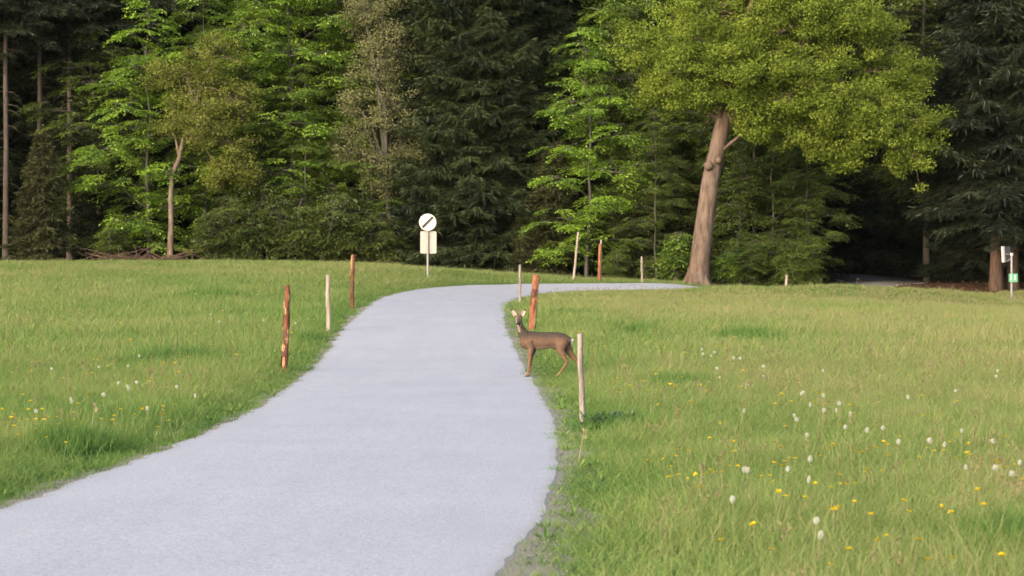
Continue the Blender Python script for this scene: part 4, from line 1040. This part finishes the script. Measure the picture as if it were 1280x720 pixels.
CLOCKS = [(1.61, 16.76), (1.56, 16.76), (3.25, 17.21), (3.33, 17.21), (1.34, 14.33), (2.16, 17.51), (1.65, 13.28), (1.53, 12.44), (3.71, 17.63), (3.41, 16.55), (3.96, 19.97), (3.35, 19.22), (3.95, 21.23), (3.05, 20.9), (2.65, 22.88), (2.74, 23.3), (3.03, 23.84), (3.12, 24.86), (3.0, 21.8), (3.28, 24.26), (3.38, 25.01), (3.22, 23.3), (3.3, 27.74), (3.52, 28.34), (3.49, 27.02), (1.88, 16.82), (1.89, 15.83), (3.25, 19.49), (2.98, 30.65), (3.44, 32.81), (3.73, 35.78), (4.28, 34.13), (6.87, 34.4), (6.57, 32.81), (3.61, 37.97), (3.42, 37.97), (3.25, 39.62), (3.13, 40.19), (3.27, 41.57), (3.49, 40.46), (2.84, 32.81), (2.95, 35.24), (5.24, 28.73), (4.26, 26.3), (2.54, 20.78), (3.35, 21.68), (3.08, 19.49), (2.25, 23.99), (-6.87, 35.78), (-4.47, 28.34), (-3.72, 24.41), (-4.98, 27.02), (-4.8, 26.3), (-4.77, 24.41), (-4.99, 30.65), (-4.83, 29.99), (-4.57, 27.02), (-5.82, 36.32), (-6.08, 39.35), (-6.26, 51.41), (-6.67, 54.17), (-5.39, 52.07), (-6.16, 36.05), (-4.76, 31.13), (-4.05, 29.36), (-3.49, 26.66), (-4.51, 50.51)]
CL_LAB = {0: "white dandelion clock, larger of a close pair in the meadow near the gravel edge", 1: "white dandelion clock, smaller of a close pair in the meadow near the gravel edge", 2: "white dandelion clock, inner of the large pair in the near meadow", 3: "white dandelion clock, outer of the large pair in the near meadow",
          4: "single tall white dandelion clock near the road verge above yellow flowers", 6: "upper of two ragged dandelion clocks low in the near meadow", 7: "lower of two ragged dandelion clocks low in the near meadow",
          10: "single dandelion clock standing tall above the large pair in the meadow", 31: "lone dandelion clock beyond the white cluster in the middle meadow", 32: "upper of two dandelion clocks far out in the meadow", 33: "lower of two dandelion clocks far out in the meadow",
          28: "dandelion clock leaning below the pair in the middle meadow", 62: "dandelion clock by the dark grass patch across the road", 66: "single white dandelion clock between flaking stake and pale stake"}
puffs = [puff(k) for k in range(4)]; fresh = set()
for k, (x, y) in enumerate(CLOCKS):
    q = k % 4; c = puffs[q] if q not in fresh else copy_tree(puffs[q]); fresh.add(q)
    c.location = (x, y, gz(x, y)); c.rotation_euler = (rng.normal(0, .1), rng.normal(0, .1), rng.random() * 6.28); sc = rng.uniform(.55, 1.0); c.scale = (sc * (1 + .012 * max(0, y - 20)), sc * (1 + .012 * max(0, y - 20)), rng.uniform(.9, 1.12))
    lab = CL_LAB.get(k) or ("white dandelion clock among the loose cluster in the open meadow" if x > 0 else "white dandelion clock scattered in the grass across the road from the deer")
    tag(c, lab, "dandelion", "dandelion clocks in the meadow" if x > 0 else "dandelion clocks across the road")
YEL = [(1.25, 13.52), (1.72, 14.66), (2.05, 13.91), (2.5, 14.0), (2.53, 13.55), (2.16, 11.75), (1.44, 11.63), (1.56, 11.6), (1.92, 12.2), (1.94, 11.33), (2.05, 12.44), (1.97, 12.62), (2.47, 11.99), (1.35, 13.16), (1.27, 12.26), (3.17, 18.62), (2.13, 18.38), (2.08, 18.14), (2.13, 18.23), (2.25, 14.66), (1.18, 15.92), (1.31, 16.37), (1.21, 15.74), (1.34, 18.8), (1.3, 18.56), (1.19, 17.48), (1.3, 18.71), (1.14, 17.39), (1.32, 16.49), (-4.79, 24.98), (-4.58, 24.11), (-4.37, 23.18), (-4.7, 24.41), (-3.83, 20.36), (-3.76, 20.27), (-3.76, 25.28), (-3.75, 25.61), (-3.62, 24.98), (-3.52, 24.11), (-3.51, 25.91), (-3.16, 22.82), (-3.86, 23.45), (-3.79, 23.3), (-3.81, 24.11), (-3.26, 22.19), (-4.49, 21.62), (-4.5, 22.67), (-3.93, 23.18)]
centres = [(2.6, 20.5, .7, 1.2), (1.7, 17.0, .6, 1.0), (3.2, 19.0, .7, 1.0), (2.1, 14.5, .6, 1.0), (3.0, 25, .9, 2), (4.6, 33, 1.5, 4), (2.6, 45, 1.2, 4), (-6.5, 48, 2.0, 6), (-5.5, 33, 1.2, 4), (-4.2, 24.5, .7, 1.5), (1.9, 30, .7, 2), (-8.5, 60, 3, 8), (3.7, 17.8, .4, 1.2), (-5.0, 26, 1.0, 3), (-6.0, 36, 1.6, 5), (-4.4, 22.5, .5, 1.0)]
while len(YEL) < 285:
    cx, cy, wx, wy = centres[int(rng.integers(0, len(centres)))]; x, y = rng.normal(cx, wx), rng.normal(cy, wy)
    if 11.3 < y < 80 and abs(road_sd(np.array([x]), np.array([y]))[0]) > RW + .8 and abs(x) < .215 * y: YEL.append((round(x, 2), round(y, 2)))
yel = [yellow(60 + k) for k in range(3)]; fresh = set()
for k, (x, y) in enumerate(YEL):
    q = k % 3; c = yel[q] if q not in fresh else copy_tree(yel[q]); fresh.add(q)
    c.location = (x, y, gz(x, y)); c.rotation_euler = (rng.normal(0, .15), rng.normal(0, .15), rng.random() * 6.28); sc = rng.uniform(.9, 1.5) * (1 + .018 * max(0, y - 20)); c.scale = (sc, sc, rng.uniform(.85, 1.15))
    tag(c, "small yellow flower among the grass of the open meadow" if x > 0 else "small yellow flower in the grass across the road from the deer", "flower", "yellow flowers in the meadow" if x > 0 else "yellow flowers across the road")
# tall dry grass stems that stand out one by one
M_DRY = solid("dry_straw", (.24, .19, .11), .9)
for k, (x, y, h, lx, lab) in enumerate(((.58, 21.0, .27, .05, "pale dry straw stem leaning on the short verge past the grey stake"), (1.5, 26.2, .20, .0, "short pale dry stem beside the dark weed clump"), (-4.12, 23.6, .36, .05, "tall dry straw stem among yellow flowers across the road"), (-4.4, 20.4, .34, .02, "dry straw stem at the grassy verge low in the near corner"), (2.36, 36.5, .42, .04, "tall dry straw stem by the dark grass patch beyond the deer"))):
    b = MB(); b.tube([(0, 0, 0), (lx * .4, 0, h * .5), (lx, 0, h)], [.004, .0035, .002], 5, False); D = rng.normal(0, .4, (14, 3)) + [0, 0, 1.]
    b.leaves(np.array([lx, 0, h]) + np.outer(rng.random(14), [.01, 0, -.09]), D, rng.normal(0, 1, (14, 3)), .04, .012)
    o = b.build("dry_stem", M_DRY); o.location = (x, y, gz(x, y)); tag(o, lab, "grass stem", "dry stems in the grass")
# dark leafy weeds by the grey stake
wb = MB(); 
for _ in range(26):
    a, rr = rng.random() * 6.28, .34 * math.sqrt(rng.random()); c0 = np.array([rr * math.cos(a), rr * .8 * math.sin(a), .0]); n = 12
    t = rng.random(n); D = rng.normal(0, 1, (n, 3)) + [0, 0, .5]; wb.leaves(c0 + np.outer(t, [0, 0, .15]), D, rng.normal(0, .5, (n, 3)) + [0, 0, 1], .075, .04, tint=rng.random() * .5)
wd = wb.build("weed_clump", leaf_mat("dark_weed_leaves", (.022, .05, .014), (.05, .095, .03), .25)); wd.location = (1.05, 25.4, gz(1.05, 25.4)); tag(wd, "dark green leafy weed clump in the grass beside the grey stake", "weeds", kind='stuff')

# ------------------------------------------------------------------ evening air: thin even haze over the meadow and wood
hb_ = MB(); hb_.box((0, 0, 22.5), (5600, 5600, 49))
m, nt, out = mat_new("evening_air"); pv = nd(nt, "ShaderNodeVolumePrincipled"); pv.inputs['Density'].default_value = .00003; pv.inputs['Color'].default_value = (.80, .88, .98, 1); pv.inputs['Anisotropy'].default_value = .0
nt.links.new(pv.outputs[0], out.inputs['Volume']); tag(hb_.build("haze", m), kind='stuff')
